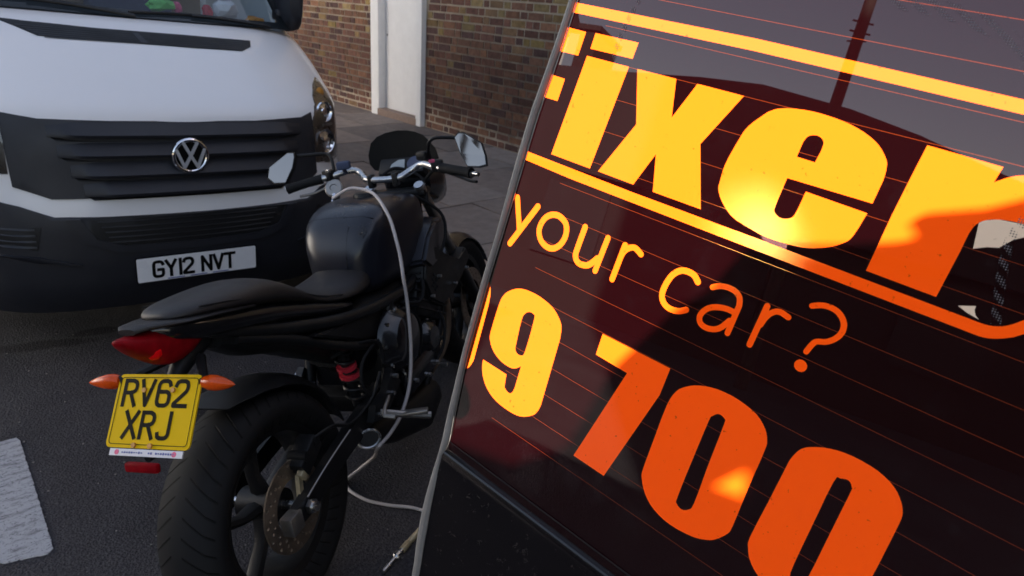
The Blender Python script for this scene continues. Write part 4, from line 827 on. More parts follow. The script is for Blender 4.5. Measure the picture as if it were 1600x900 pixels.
for s in (-1, 1):
    m_ = MB(); cx = s * .905
    m_.loft([sup(0, 0, 0, .04, .17, -.17, 16, 3), sup(.05, 0, 0, .066, .24, -.23, 16, 3.2), sup(.12, 0, 0, .07, .25, -.24, 16, 3.2), sup(.16, 0, 0, .062, .235, -.225, 16, 3.2)])
    for v in m_.b.verts: v.co = Vector((cx + v.co.y * 1.0, 1.0 + v.co.x, 1.60 + v.co.z))
    mr = m_.build('wing_mirror', M['van_black'], van, smooth=True, sharp=50)
    m_ = MB(); m_.box((s * .87, 1.12, 1.45), (.10, .08, .06), bev=.015); m_.build('mirror_arm', M['van_black'], mr, smooth=True)
    m_ = MB(); m_.box((cx, 1.165, 1.60), (.115, .006, .4), bev=.002); m_.build('mirror_pane', M['mirror'], mr)
for y_ in (.95, 4.4):
    for s in (-1, 1):
        m_ = MB(); m_.lathe([(.20, -.09), (.30, -.1), (.345, -.06), (.345, .06), (.30, .1), (.20, .09)], (s * .84, y_, .345 - s * .045 - .03), (1, 0, 0), 36, closed=True); wh = m_.build('wheel', M['rubber'], van, smooth=True)
        m_ = MB(); m_.lathe([(.01, .05 * s), (.16, .06 * s), (.205, .08 * s), (.205, 0)], (s * .84, y_, .345 - s * .045 - .03), (1, 0, 0), 30); m_.build('wheel_trim', M['alloy'], wh, smooth=True)
m_ = MB(); m_.box((0, 2.9, .42), (1.75, 4.7, .3)); m_.build('chassis', M['van_dark'], van)
# things lying on the van's dashboard
def vloc(x, y, z): return VM @ Vector((x, y, z))
def crumple(name, c, size, mtl, label, cat, seed):
    rnd = random.Random(seed); m_ = MB(); bmesh.ops.create_icosphere(m_.b, subdivisions=2, radius=1)
    for v in m_.b.verts: v.co = Vector((v.co.x * size[0], v.co.y * size[1], v.co.z * size[2])) * rnd.uniform(.75, 1.15)
    o = m_.build(name, mtl, None); o.location = vloc(*c); tag(o, label, cat); return o
crumple('folded_leaflet', (.278, 1.38, 1.435), (.085, .05, .035), M['green'], 'bright green leaflet on the dashboard of the white van', 'leaflet', 1)
crumple('pink_tag', (.365, 1.38, 1.43), (.025, .04, .035), M['pink'], 'small pink card beside the green leaflet behind the windscreen', 'card', 2)
crumple('snack_packet', (.745, 1.22, 1.400), (.055, .06, .03), M['orange'], 'orange snack packet at the corner of the van windscreen', 'packet', 3)
crumple('paper_bag', (.625, 1.37, 1.44), (.075, .06, .06), M['strip_white'], 'crumpled pale paper bag on the dashboard beside the orange packet', 'bag', 4)
crumple('red_carton', (.505, 1.30, 1.42), (.03, .03, .045), M['red_plastic'], 'small red carton on the van dashboard left of the paper bag', 'carton', 5)

# ================================================================== MOTORBIKE  (x forward, y left, z up, leaning on its stand)
hd, ln_ = R(32), R(12)
HF = Vector((math.cos(hd), math.sin(hd), 0)); LF0 = Vector((-math.sin(hd), math.cos(hd), 0))
UU = Vector((0, 0, math.cos(ln_))) + LF0 * math.sin(ln_); LL = UU.cross(HF)
BM_ = Matrix((HF, LL, UU)).transposed().to_4x4(); BM_.translation = Vector((.60415, 1.44534, .0018))
bike = thing('motorbike', 'black naked motorbike with a yellow number plate, leaning on its stand', 'motorbike', matrix=BM_)
def part(m_, name, mtl, parent=bike, smooth=True, sub=0, sharp=38): return m_.build(name, mtl, parent, smooth, sub, sharp)
def wheel(name, c, r, hw, rim_r):
    c = Vector(c); m_ = MB()
    prof_ = [(rim_r, -hw * .72), (rim_r + .012, -hw * .8), (rim_r + (r - rim_r) * .4, -hw), (rim_r + (r - rim_r) * .62, -hw * .97), (rim_r + (r - rim_r) * .84, -hw * .74), (r - .006, -hw * .38), (r, 0)]
    prof_ = prof_ + [(a, -h) for a, h in prof_[-2::-1]]
    m_.lathe(prof_, c, (0, 1, 0), 96, closed=True, uvname='around', reps=44); ty = part(m_, 'tyre', M['tyre'], sharp=60)
    m_ = MB(); m_.lathe([(rim_r + .004, -hw * .74), (rim_r - .02, -hw * .6), (rim_r - .028, 0), (rim_r - .02, hw * .6), (rim_r + .004, hw * .74), (rim_r + .004, 0)], c, (0, 1, 0), 60, closed=True)
    for k in range(5):
        a = 2 * math.pi * k / 5 + .3; d = Vector((math.cos(a), 0, math.sin(a))); t = Vector((-d.z, 0, d.x))
        m_.tube([c + d * .03, c + d * .10 + t * .012, c + d * (rim_r - .018)], [.032, .022, .026], 8, flat=.62, upv=t)
    m_.cyl(c - Vector((0, .06, 0)), c + Vector((0, .06, 0)), .045, 20)
    part(m_, 'rim', M['black_metal'], ty); return ty
def disc(name, c, r0, r1, holes, mtl, parent, th=.005):
    c = Vector(c); circ = lambda q, n, ox=0, oz=0: [(ox + q * math.cos(2 * math.pi * k / n), oz + q * math.sin(2 * math.pi * k / n)) for k in range(n)]
    hs = [circ(r0, 40)]
    for k in range(holes):
        a = 2 * math.pi * k / holes; rr = r0 + (r1 - r0) * (.3, .55, .8)[k % 3]; hs.append(circ(.0048, 8, rr * math.cos(a), rr * math.sin(a)))
    return face_sheet(name, [circ(r1, 64)], lambda x, z: c + Vector((x, 0, z)), mtl, parent, hs, None, False, (0, th, 0))
rw = wheel('rear', (0, 0, .315), .315, .09, .215)
disc('brake_disc', (0, -.094, .315), .074, .1235, 48, M['worn_steel'], rw)
fw = wheel('front', (1.53, 0, .30), .30, .062, .215)
for s in (-1, 1): disc('brake_disc', (1.53, s * .07, .30), .095, .15, 48, M['worn_steel'], fw)
# swingarm, axle block, caliper
m_ = MB()
for s in (-1, 1):
    m_.loft([[(x, s * (.125 + w_), z + h_), (x, s * (.125 - w_), z + h_), (x, s * (.125 - w_), z - h_), (x, s * (.125 + w_), z - h_)] for x, z, w_, h_ in ((-.065, .312, .012, .022), (.0, .318, .014, .028), (.2, .352, .016, .03), (.48, .39, .02, .036))])
m_.box((.44, 0, .39), (.08, .24, .06), bev=.01); part(m_, 'swingarm', M['black_metal'])
m_ = MB(); m_.box((-.062, -.127, .312), (.05, .036, .052), bev=.003); m_.box((-.062, .127, .312), (.05, .036, .052), bev=.003); part(m_, 'axle_block', M['alloy'])
m_ = MB(); m_.cyl((0, -.165, .318), (0, .165, .318), .013, 14); m_.cyl((0, -.155, .318), (0, -.142, .318), .02, 6); part(m_, 'axle', M['steel'])
m_ = MB(); m_.box((.075, -.105, .425), (.10, .055, .052), rot=Matrix.Rotation(R(-28), 3, 'Y'), bev=.008); m_.cyl((.105, -.135, .45), (.105, -.08, .45), .014, 12); m_.cyl((.05, -.135, .435), (.05, -.08, .435), .014, 12)
cal = part(m_, 'brake_caliper', M['black_metal'])
m_ = MB(); m_.box((.045, -.118, .398), (.05, .02, .03), rot=Matrix.Rotation(R(-30), 3, 'Y'), bev=.004); m_.box((.02, -.110, .365), (.016, .012, .06), rot=Matrix.Rotation(R(15), 3, 'Y')); part(m_, 'caliper_mount', M['gold_seal'], cal)
m_ = MB(); m_.tube(crom([(.10, -.13, .46), (.17, -.145, .455), (.26, -.145, .41), (.38, -.15, .42), (.45, -.16, .48)]), .005, 6); part(m_, 'brake_hose', M['black_plastic'])
m_ = MB(); m_.tube(crom([(.0, -.142, .345), (.1, -.148, .375), (.24, -.15, .40)]), .0025, 6); part(m_, 'sensor_wire', M['alloy'])
# hugger over the rear tyre
m_ = MB(); secs = []
for k in range(25):
    a = R(104 - k * 3.8); rr = .350; cx_, cz_ = rr * math.cos(a), .315 + rr * math.sin(a); d = Vector((math.cos(a), 0, math.sin(a)))
    w_ = .086 if k > 2 else .06 + k * .009; ar = []
    for q in range(9):
        t = -1 + q / 4; ar.append(Vector((cx_, w_ * t, cz_)) - d * (.028 * min(1, k / 7) * abs(t) ** 3))
    for q in range(8, -1, -1):
        t = -1 + q / 4; ar.append(Vector((cx_, (w_ - .004) * t, cz_)) - d * (.004 + .028 * min(1, k / 7) * abs(t) ** 3))
    secs.append(ar)
m_.loft(secs); part(m_, 'rear_hugger', M['black_plastic'])
# seat in one piece: pillion hump, dip, rider's half
XS = [-.155, -.14, -.10, -.03, .05, .12, .17, .22, .27, .31, .35, .41, .48, .55, .60, .64]
ZT = [.925, .934, .938, .932, .927, .917, .900, .868, .833, .803, .780, .768, .766, .772, .786, .800]
ZB = [.915, .908, .900, .885, .86, .84, .822, .805, .785, .765, .748, .73, .715, .705, .70, .70]
HW = [.03, .055, .082, .102, .112, .116, .116, .112, .106, .106, .112, .124, .128, .122, .108, .09]
m_ = MB(); m_.loft([sup(x, 0, zb + (zt - zb) * .35, h, zt, zb, 24, 2.4) for x, zt, zb, h in zip(XS, ZT, ZB, HW)])
seat = part(m_, 'seat', M['seat_vinyl'], sub=1)
m_ = MB()
for s in (-1, 1):
    m_.tube([(x, s * (h * .93 + .003), zb + .026) for x, zb, h in zip(XS[2:12], ZB[2:12], HW[2:12])], .0022, 6)
part(m_, 'seat_seam', M['black_plastic'], seat)
m_ = MB(); m_.loft([sup(x, 0, (a + c) / 2, h, a, c, 20, 3) for x, a, c, h in ((-.20, .925, .885, .03), (-.12, .912, .845, .075), (0, .885, .815, .095), (.12, .855, .785, .105), (.26, .80, .735, .11), (.40, .745, .69, .12), (.50, .72, .665, .13))])
part(m_, 'tail_cover', M['black_gloss'], sub=1)
m_ = MB()
m_.loft([sup(x, 0, z, h, z + .007, z - .007, 16, 3) for x, z, h in ((-.232, .921, .022), (-.21, .922, .045), (-.14, .907, .080), (-.06, .893, .10), (.05, .868, .108))]); part(m_, 'grab_rail', M['seat_vinyl'])
m_ = MB(); m_.loft([sup(x, 0, (a + c) / 2, h, a, c, 20, 2.3) for x, a, c, h in ((-.268, .918, .910, .012), (-.24, .914, .872, .036), (-.20, .911, .834, .046), (-.165, .906, .806, .046), (-.11, .900, .808, .052), (-.05, .89, .84, .055))])
tl = part(m_, 'tail_light', M['red_lens'], sub=1)
m_ = MB(); bmesh.ops.create_icosphere(m_.b, subdivisions=2, radius=1)
for v in m_.b.verts: v.co = Vector((-.203 + v.co.x * .018, -.022 + v.co.y * .022, .866 + v.co.z * .022))
part(m_, 'bulb_lens', M['bulb_red'], tl, False)
m_ = MB(); m_.loft([sup(x, 0, (a + c) / 2, h, a, c, 20, 3) for x, a, c, h in ((-.03, .86, .79, .05), (.06, .85, .725, .075), (.16, .82, .685, .085), (.28, .78, .61, .085), (.40, .74, .54, .085), (.52, .70, .46, .09))]); part(m_, 'undertray', M['black_plastic'])
# plate on its hanger
PC = Vector((-.232, 0, .734)); PX = Vector((0, -1, 0)); PU = Vector((.61, 0, .792)).normalized(); PN = Vector((-.792, 0, .61)).normalized()
m_ = MB(); m_.tube([(-.05, 0, .83), (-.11, 0, .80), (-.155, 0, .770)], [.034, .026, .018], 10); m_.box(tuple(PC - PN * .012), (.012, .12, .11), rot=Matrix.Rotation(R(38), 3, 'Y'))
m_.tube([(-.225, 0, .70), (-.262, 0, .645), (-.285, 0, .648)], .01, 8); part(m_, 'plate_hanger', M['black_plastic'])
pl_ = face_sheet('number_plate', [rrect(.228, .162, .012)], lambda x, z: PC + PX * x + PU * z, M['plate_yellow'], bike, thick=tuple(-PN * .004), smooth=False)
bo, bi = rrect(.214, .148, .008), rrect(.211, .145, .007)
face_sheet('plate_border', [bo], lambda x, z: PC + PX * x + PU * z + PN * .0006, M['plate_black'], pl_, [bi], smooth=False, thick=tuple(PN * .0003))
pt = plate_text('RV62', -.091, .012, .054, .033, .0092, .047) + plate_text('XRJ', -.072, -.058, .054, .033, .0092, .047)
flat_text('plate_lettering', pt, PC, PX, PU, PN, M['plate_black'], pl_, .0004, .0006)
m_ = MB()
for x, z in ((-.035, .045), (.044, .046), (-.033, -.075), (.012, -.075)):
    p = PC + PX * x + PU * z; m_.cyl(p, p + PN * .005, .0055, 12)
part(m_, 'plate_screw', M['ochre'], pl_)
st_ = face_sheet('dealer_strip', [[(-.098, -.098), (.100, -.098), (.100, -.083), (-.098, -.083)]], lambda x, z: PC + PX * x + PU * z, M['strip_white'], bike, thick=tuple(-PN * .003), smooth=False)
m_ = MB(); rnd = random.Random(3)
for k in range(22):
    x = -.062 + k * .0066; h = rnd.uniform(.002, .0052); p = PC + PX * x + PU * (-.0905) + PN * .0006
    if k in (9, 10, 13): continue
    m_.box(p, (.0006, .0042, h), rot=Matrix.Rotation(R(38), 3, 'Y'))
part(m_, 'strip_lettering', M['blue_ink'], st_, False)
m_ = MB()
for x in (-.078, .078): p = PC + PX * x + PU * (-.0905); m_.cyl(p, p + PN * .0007, .0058, 12)
part(m_, 'strip_roundel', M['pink'], st_, False)
m_ = MB(); p = PC + PU * (-.118) + PX * .0; m_.box(p - Vector((.004, .005, 0)), (.014, .088, .022), rot=Matrix.Rotation(R(12), 3, 'Y'), bev=.005); part(m_, 'reflector', M['red_lens'])
for s in (-1, 1):
    m_ = MB(); m_.lathe([(.001, .0), (.014, .002), (.0185, .018), (.0185, .034), (.014, .058), (.007, .078), (.001, .088)], (-.186, s * .115, .782), (-.12, s, 0), 20)
    for v in m_.b.verts: v.co.x = -.186 + (v.co.x + .186) * .9; v.co.z = .782 + (v.co.z - .782) * .95
    ind = part(m_, 'indicator', M['amber_lens'])
    m_ = MB(); m_.tube([(-.10, s * .04, .80), (-.17, s * .10, .783), (-.186, s * .118, .782)], [.012, .010, .014], 8); part(m_, 'indicator_stalk', M['black_plastic'], ind)
# tank
TS = [(.575, .06, .80, .69), (.60, .105, .862, .68), (.64, .132, .915, .672), (.70, .150, .946, .668), (.77, .165, .958, .667), (.86, .172, .957, .672), (.95, .165, .944, .69), (1.03, .13, .922, .73), (1.07, .085, .895, .78)]
m_ = MB(); m_.loft([sup(x, 0, zb + (zt - zb) * .6, h, zt, zb, 32, 4.4) for x, h, zt, zb in TS]); tank = part(m_, 'fuel_tank', M['tank_paint'], sub=1)
m_ = MB(); m_.lathe([(.001, .022), (.034, .021), (.038, .016), (.04, 0)], (.86, .0, .947), (0.05, 0, 1), 28); part(m_, 'filler_cap', M['black_metal'], tank)
def on_tank(name, polys, c, ux, uz, mtl, off, st):
    """a thin piece laid on the tank's skin"""
    c, ux, uz = Vector(c), Vector(ux).normalized(), Vector(uz).normalized()
    o = face_sheet(name, polys, lambda x, z: c + ux * x + uz * z, mtl, tank, st=st, smooth=True)
    md = o.modifiers.new('wrap', 'SHRINKWRAP'); md.target = tank; md.wrap_method = 'NEAREST_SURFACEPOINT'; md.wrap_mode = 'ABOVE_SURFACE'; md.offset = off
    return o
em = on_tank('tank_emblem', [[(0, .026), (.024, 0), (0, -.026), (-.024, 0)]], (.60, -.112, .905), (.35, -.94, 0), (.5, .1, .86), M['emblem'], .002, .006)
on_tank('emblem_mark', [q for k in range(3) for q in stroke_polys([(.002 * math.cos(R(90 + 120 * k)), .002 * math.sin(R(90 + 120 * k))), (.014 * math.cos(R(90 + 120 * k)), .014 * math.sin(R(90 + 120 * k)))], .003, .001, 6)], (.60, -.112, .905), (.35, -.94, 0), (.5, .1, .86), M['black_gloss'], .0032, .004)
on_tank('tank_seam', [rect(-.15, .15, -.0014, .0014)], (.655, 0, .95), (0, -1, 0), (.7, 0, .7), M['plate_black'], .0008, .008)
on_tank('tank_seam', [rect(-.0014, .0014, -.13, .03)], (.60, -.05, .90), (0, -1, 0), (.3, 0, .95), M['plate_black'], .0008, .006)
sc_ = [(.79, .715), (.88, .80), (1.0, .838), (1.14, .80), (1.215, .752), (1.14, .70), (1.0, .655), (.86, .655)]
for s in (-1, 1):
    m_ = MB(); m_.prism(sc_, lambda x, z: (x, s * .13, z), lambda x, z: (.98 + (x - .98) * .9, s * (.205 - .06 * max(0, x - .95) / .25), .745 + (z - .745) * .82)); bmesh.ops.bevel(m_.b, geom=m_.b.edges[:], offset=.012, segments=2, affect='EDGES'); part(m_, 'tank_scoop', M['tank_paint'])
# frame tubes and side covers
m_ = MB()
for s in (-1, 1):
    m_.tube(crom([(-.06, s * .05, .85), (.14, s * .09, .765), (.36, s * .14, .70), (.60, s * .155, .664), (.80, s * .15, .655), (.98, s * .12, .74), (1.06, s * .05, .86)]), .018, 10)
    m_.tube(crom([(.0, s * .06, .80), (.16, s * .10, .725), (.32, s * .14, .63), (.50, s * .145, .545), (.56, s * .14, .46)]), .014, 10)
    m_.tube([(.60, s * .155, .66), (.56, s * .15, .55), (.50, s * .14, .40)], .018, 10)
    m_.tube(crom([(1.05, s * .06, .82), (1.04, s * .13, .62), (.98, s * .14, .42), (.80, s * .12, .24)]), .016, 10)
part(m_, 'frame', M['black_metal'])
for s in (-1, 1):
    m_ = MB(); m_.prism([(.20, .715), (.42, .675), (.57, .645), (.55, .56), (.42, .60)], lambda x, z: (x, s * .10, z), lambda x, z: (x, s * .142, z)); bmesh.ops.bevel(m_.b, geom=m_.b.edges[:], offset=.006, segments=2, affect='EDGES'); part(m_, 'side_cover', M['black_plastic'])
# shock
m_ = MB(); m_.tube([(.36, -.10, .62), (.385, -.10, .40)], .016, 12); m_.tube([Vector((.36 + .025 * k / 60, -.10, .61 - .2 * k / 60)) + Vector((+.026 * math.cos(k * .66), .026 * math.sin(k * .66), 0)) for k in range(60)], .005, 6); shk = part(m_, 'shock_absorber', M['black_metal'])
m_ = MB(); m_.cyl((.369, -.10, .545), (.371, -.10, .533), .031, 16); m_.cyl((.374, -.10, .517), (.376, -.10, .503), .031, 16); part(m_, 'spring_collar', M['red_plastic'], shk)
# engine
m_ = MB(); m_.box((.74, 0, .42), (.42, .30, .26), bev=.03); m_.box((.90, 0, .60), (.22, .34, .24), rot=Matrix.Rotation(R(28), 3, 'Y'), bev=.02); m_.box((.78, 0, .27), (.30, .2, .1), bev=.02)
for k in range(6): m_.box((.86 + k * .014, 0, .52 + k * .026), (.24, .36, .006), rot=Matrix.Rotation(R(28), 3, 'Y'))
eng = part(m_, 'engine', M['black_metal'])
m_ = MB(); m_.lathe([(.001, .062), (.06, .060), (.085, .052), (.098, .03), (.112, .018), (.118, 0)], (.60, -.15, .525), (0, -1, 0), 40); m_.lathe([(.001, .05), (.04, .048), (.06, .03), (.068, 0)], (.80, -.15, .44), (0, -1, 0), 30); m_.box((.70, -.16, .37), (.26, .05, .1), bev=.02); part(m_, 'clutch_cover', M['black_gloss'], eng)
m_ = MB()
for k in range(9): a = 2 * math.pi * k / 9 + .2; c = Vector((.60 + .107 * math.cos(a), -.166, .525 + .107 * math.sin(a))); m_.cyl(c, c - Vector((0, .012, 0)), .0062, 6)
for k in range(5): a = 2 * math.pi * k / 5; c = Vector((.80 + .062 * math.cos(a), -.16, .44 + .062 * math.sin(a))); m_.cyl(c, c - Vector((0, .012, 0)), .006, 6)
for x, z in ((.62, .36), (.72, .33), (.80, .34), (.88, .40), (.86, .30)): m_.cyl((x, -.17, z), (x, -.195, z), .008, 6)
part(m_, 'engine_bolt', M['steel'], eng)
# radiator shroud with vent holes
rs = [(.845, .752), (.80, .655), (.83, .56), (.93, .497), (1.08, .515), (1.26, .545), (1.335, .572), (1.30, .63), (1.18, .60), (1.05, .67), (.95, .745)]
for s in (-1, 1):
    m_ = MB(); m_.prism(rs, lambda x, z: (x, s * .125, z), lambda x, z: (1.03 + (x - 1.03) * .95, s * (.195 - .07 * max(0, x - 1.0)), .62 + (z - .62) * .93)); bmesh.ops.bevel(m_.b, geom=m_.b.edges[:], offset=.008, segments=2, affect='EDGES'); sh = part(m_, 'radiator_shroud', M['black_plastic'])
    m_ = MB()
    for x, z in ((.875, .632), (.897, .640), (.868, .610), (.89, .614), (.912, .617), (.88, .590), (.902, .594)): m_.cyl((x, s * .198, z), (x, s * .19, z), .0062, 10)
    part(m_, 'vent_hole', M['van_dark'], sh)
    m_ = MB()
    for x, z in ((.93, .625), (.845, .58), (1.06, .55), (1.20, .565)): m_.cyl((x, s * .19, z), (x, s * .205, z), .006, 8)
    part(m_, 'shroud_bolt', M['steel'], sh)
m_ = MB(); m_.box((1.12, 0, .58), (.04, .26, .3), rot=Matrix.Rotation(R(-18), 3, 'Y')); part(m_, 'radiator', M['black_metal'])
m_ = MB(); m_.box((1.0, -.145, .725), (.07, .05, .035), rot=Matrix.Rotation(R(25), 3, 'Y'), bev=.008); part(m_, 'coil_cover', M['gold_seal'])
m_ = MB()
for s, y_ in ((0, -.06), (1, -.02), (2, .03), (3, .07)): m_.tube(crom([(1.02, y_ * 2, .55), (1.10, y_ * 2.1, .48), (1.08, y_ * 1.7, .3), (.92, y_, .2), (.7, y_, .17)]), .017, 10)
part(m_, 'exhaust_header', M['worn_steel'])
m_ = MB(); m_.loft([sup(x, -.10, z, h, z + h * 1.1, z - h * 1.1, 18, 2.6) for x, z, h in ((.36, .295, .030), (.5, .25, .058), (.72, .19, .075), (.86, .185, .05))]); muf = part(m_, 'silencer', M['black_metal'])
m_ = MB(); cc = Vector((.312, -.156, .324)); ax = Vector((-.75, -.6, .28)).normalized(); u = ax.cross(Vector((0, 0, 1))).normalized(); v_ = ax.cross(u)
m_.tube([cc + (u * math.cos(q) * 1.25 + v_ * math.sin(q)) * .027 for q in [2 * math.pi * k / 30 for k in range(30)]], .0045, 8, closed=True); part(m_, 'exhaust_tip', M['steel'], muf)
m_ = MB(); m_.loft([[cc + ax * o + (u * math.cos(q) * 1.25 + v_ * math.sin(q)) * r for q in [2 * math.pi * k / 24 for k in range(24)]] for o, r in ((-.0, .026), (-.06, .03))]); part(m_, 'tip_sleeve', M['van_dark'], muf)
m_ = MB(); m_.loft([sup(x, 0, (a + c) / 2, h, a, c, 20, 3.5) for x, a, c, h in ((.44, .69, .50, .10), (.52, .69, .44, .118), (.66, .68, .42, .125), (.78, .70, .46, .12))]); part(m_, 'air_box', M['black_plastic'])
for q in ([(.58, -.135, .64), (.66, -.185, .60), (.72, -.19, .52), (.70, -.175, .42)], [(.86, -.15, .70), (.80, -.19, .64), (.74, -.195, .60), (.66, -.17, .63)], [(.92, -.17, .50), (.90, -.195, .44), (.84, -.19, .36), (.74, -.16, .32)], [(1.06, -.10, .90), (1.10, -.17, .82), (1.06, -.19, .74), (.96, -.18, .66)], [(1.06, .06, .96), (1.13, .0, 1.0), (1.14, -.10, .95), (1.08, -.13, .86)], [(1.04, -.21, .99), (1.12, -.16, .98), (1.15, -.08, .90), (1.18, -.05, .78)]):
    m_ = MB(); m_.tube(crom(q), .006, 8); part(m_, 'engine_hose', M['rubber'])
# footpegs and hangers
for s in (-1, 1):
    m_ = MB(); m_.prism([(.50, .47), (.54, .40), (.40, .345), (.33, .37), (.36, .41), (.44, .42)], lambda x, z: (x, s * .15, z), lambda x, z: (x, s * .175, z)); hg = part(m_, 'peg_hanger', M['black_metal'])
    m_ = MB(); m_.tube([(.37, s * .18, .385), (.40, s * .23, .36), (.44, s * .31, .335)], [.009, .011, .012], 8); m_.box((.415, s * .27, .36), (.028, .085, .012), rot=Matrix.Rotation(R(-18 * s), 3, 'Z'), bev=.003); part(m_, 'footpeg', M['alloy'], hg)
    m_ = MB(); m_.tube([(.42, s * .19, .41), (.36, s * .205, .405), (.33, s * .215, .395)], .006, 8); m_.tube([(.33, s * .215, .395), (.333, s * .25, .39)], .007, 8); part(m_, 'pedal', M['alloy'], hg)
    m_ = MB()
    for x, z in ((.50, .44), (.46, .40), (.37, .375)): m_.cyl((x, s * .17, z), (x, s * .19, z), .008, 6)
    part(m_, 'hanger_bolt', M['steel'], hg)
m_ = MB(); m_.tube(crom([(.30, -.10, .60), (.38, -.155, .61), (.47, -.165, .57), (.47, -.165, .50)]), .005, 6); m_.tube(crom([(.47, -.16, .58), (.36, -.165, .56), (.33, -.165, .50), (.37, -.16, .44)]), .005, 6); part(m_, 'rubber_hose', M['rubber'])
m_ = MB(); m_.tube([(.60, .14, .30), (.58, .27, .13), (.565, .345, .0)], [.012, .011, .010], 8); m_.box((.56, .352, .0), (.06, .04, .008)); part(m_, 'side_stand', M['black_metal'])
# fork, front mudguard
m_ = MB()
for s in (-1, 1): m_.tube([(1.095, s * .105, .93), (1.30, s * .105, .60)], .021, 14)
part(m_, 'fork_tube', M['alloy'])
m_ = MB()
for s in (-1, 1): m_.tube([(1.29, s * .105, .615), (1.36, s * .105, .50), (1.53, s * .09, .29)], [.027, .029, .026], 14)
m_.box((1.12, 0, .905), (.07, .25, .03), bev=.01); m_.box((1.20, 0, .76), (.07, .25, .035), bev=.01); m_.cyl((1.53, -.12, .30), (1.53, .12, .30), .014, 12); part(m_, 'fork_leg', M['black_metal'])
m_ = MB()
for s in (-1, 1): m_.cyl((1.096, s * .105, .925), (1.088, s * .105, .938), .019, 12)
part(m_, 'fork_cap', M['steel'])
m_ = MB(); secs = []
for k in range(21):
    a = R(160 - k * 7); rr = .318; d = Vector((math.cos(a), 0, math.sin(a))); c = Vector((1.53, 0, .30)) + d * rr
    w_ = .068; secs.append([c + Vector((0, w_ * t, 0)) - d * (.03 * abs(t) ** 2.5) for t in (-1, -.6, -.2, .2, .6, 1)] + [c + Vector((0, (w_ - .004) * t, 0)) - d * (.004 + .03 * abs(t) ** 2.5) for t in (1, .6, .2, -.2, -.6, -1)])
m_.loft(secs); part(m_, 'front_mudguard', M['black_gloss'])
# headlight cowl, screen, instruments
m_ = MB(); m_.loft([sup(x, 0, z, h, z + hh, z - hh, 20, 2.8) for x, z, h, hh in ((1.215, .93, .10, .07), (1.28, .93, .12, .10), (1.36, .90, .105, .10), (1.42, .87, .06, .06))]); part(m_, 'headlight_cowl', M['black_gloss'])
m_ = MB(); m_.lathe([(.001, .03), (.05, .025), (.075, .01), (.085, -.01)], (1.395, 0, .885), (1, 0, -.15), 28); part(m_, 'headlight', M['lcd'])
SCR = [(.134, 1.09), (.150, 1.045), (.149, 1.009), (.132, .985), (.097, .975), (0, .965), (-.097, .975), (-.132, .985), (-.149, 1.009), (-.140, 1.045), (-.115, 1.075), (-.09, 1.10), (-.056, 1.115), (-.023, 1.123), (.02, 1.127), (.07, 1.123), (.106, 1.112)]
face_sheet('fly_screen', [SCR], lambda y, z: Vector((1.215 + (z - 1.0) * .12 + .5 * (.15 ** 2 - y * y) * 1.6, y, z)), M['screen_black'], bike, st=.02, thick=(.006, 0, 0))
m_ = MB(); m_.box((1.208, 0.0, .985), (.05, .20, .075), rot=Matrix.Rotation(R(42), 3, 'Y'), bev=.012); clk = part(m_, 'instrument_pod', M['black_plastic'])
m_ = MB(); lcd_n = Vector((-.7, 0, .7)).normalized(); lu = Vector((.7, 0, .7)).normalized()
m_.prism([(.045, -.022), (.038, .004), (.012, .022), (-.014, .022), (-.02, -.022)], lambda y, z: Vector((1.188, y, 1.000)) + lu * z, lambda y, z: Vector((1.188, y, 1.000)) + lu * z + lcd_n * .006); part(m_, 'display', M['lcd'], clk, False)
m_ = MB(); m_.lathe([(.001, .012), (.028, .011), (.031, .008), (.031, -.01)], (1.192, -.058, 1.0), lcd_n, 28); part(m_, 'rev_dial', M['blue_cloth'], clk)
# handlebar
m_ = MB(); m_.tube(crom([(.955, .375, .988), (1.02, .22, 1.008), (1.062, .15, 1.018), (1.066, .115, 1.006), (1.03, .075, .985), (1.018, .03, .98), (1.022, -.03, .978), (1.03, -.07, .982), (1.055, -.105, 1.0), (1.058, -.15, 1.016), (1.02, -.22, 1.006), (.958, -.375, .98)], 5), .0125, 12); bar = part(m_, 'handlebar', M['steel'])
m_ = MB()
for s in (-1, 1): m_.box((1.024, s * .05, .975), (.034, .022, .05), bev=.006)
part(m_, 'bar_clamp', M['black_metal'], bar)
for s in (-1, 1):
    m_ = MB(); m_.tube([(1.008, s * .245, 1.004), (.985, s * .30, .997), (.962, s * .36, .987)], [.0185, .0165, .018], 16); m_.cyl((.962, s * .36, .987), (.957, s * .372, .985), .019, 16); part(m_, 'grip', M['rubber'], bar)
    m_ = MB(); m_.tube(crom([(1.06, s * .225, .985), (1.075, s * .26, .965), (1.05, s * .32, .945), (1.015, s * .365, .943)]), [.006] * 6 + [.005] * 6 + [.0055] * 7, 8); part(m_, 'lever', M['alloy'] if s > 0 else M['black_metal'], bar)
    m_ = MB(); m_.box((1.025, s * .222, 1.012), (.04, .045, .042), rot=Matrix.Rotation(R(-20 * s), 3, 'Z'), bev=.008); sw = part(m_, 'switch_pod', M['black_plastic'], bar)
    m_ = MB(); p = Vector((1.005, s * .212, 1.032)); m_.box(p, (.012, .022, .012), rot=Matrix.Rotation(R(-25 * s), 3, 'Z'), bev=.003); part(m_, 'switch_button', M['pink'] if s < 0 else M['steel'], sw)
m_ = MB(); m_.tube([(.957, -.373, .985), (.944, -.402, .981)], .008, 10); part(m_, 'bar_end', M['steel'], bar)
m_ = MB(); m_.box((.985, .13, 1.05), (.035, .05, .03), rot=Matrix.Rotation(R(18), 3, 'Z'), bev=.007); m_.cyl((1.0, .14, 1.04), (1.02, .15, 1.015), .008, 8); part(m_, 'left_reservoir', M['blue_cloth'], bar).name = 'fluid_reservoir'
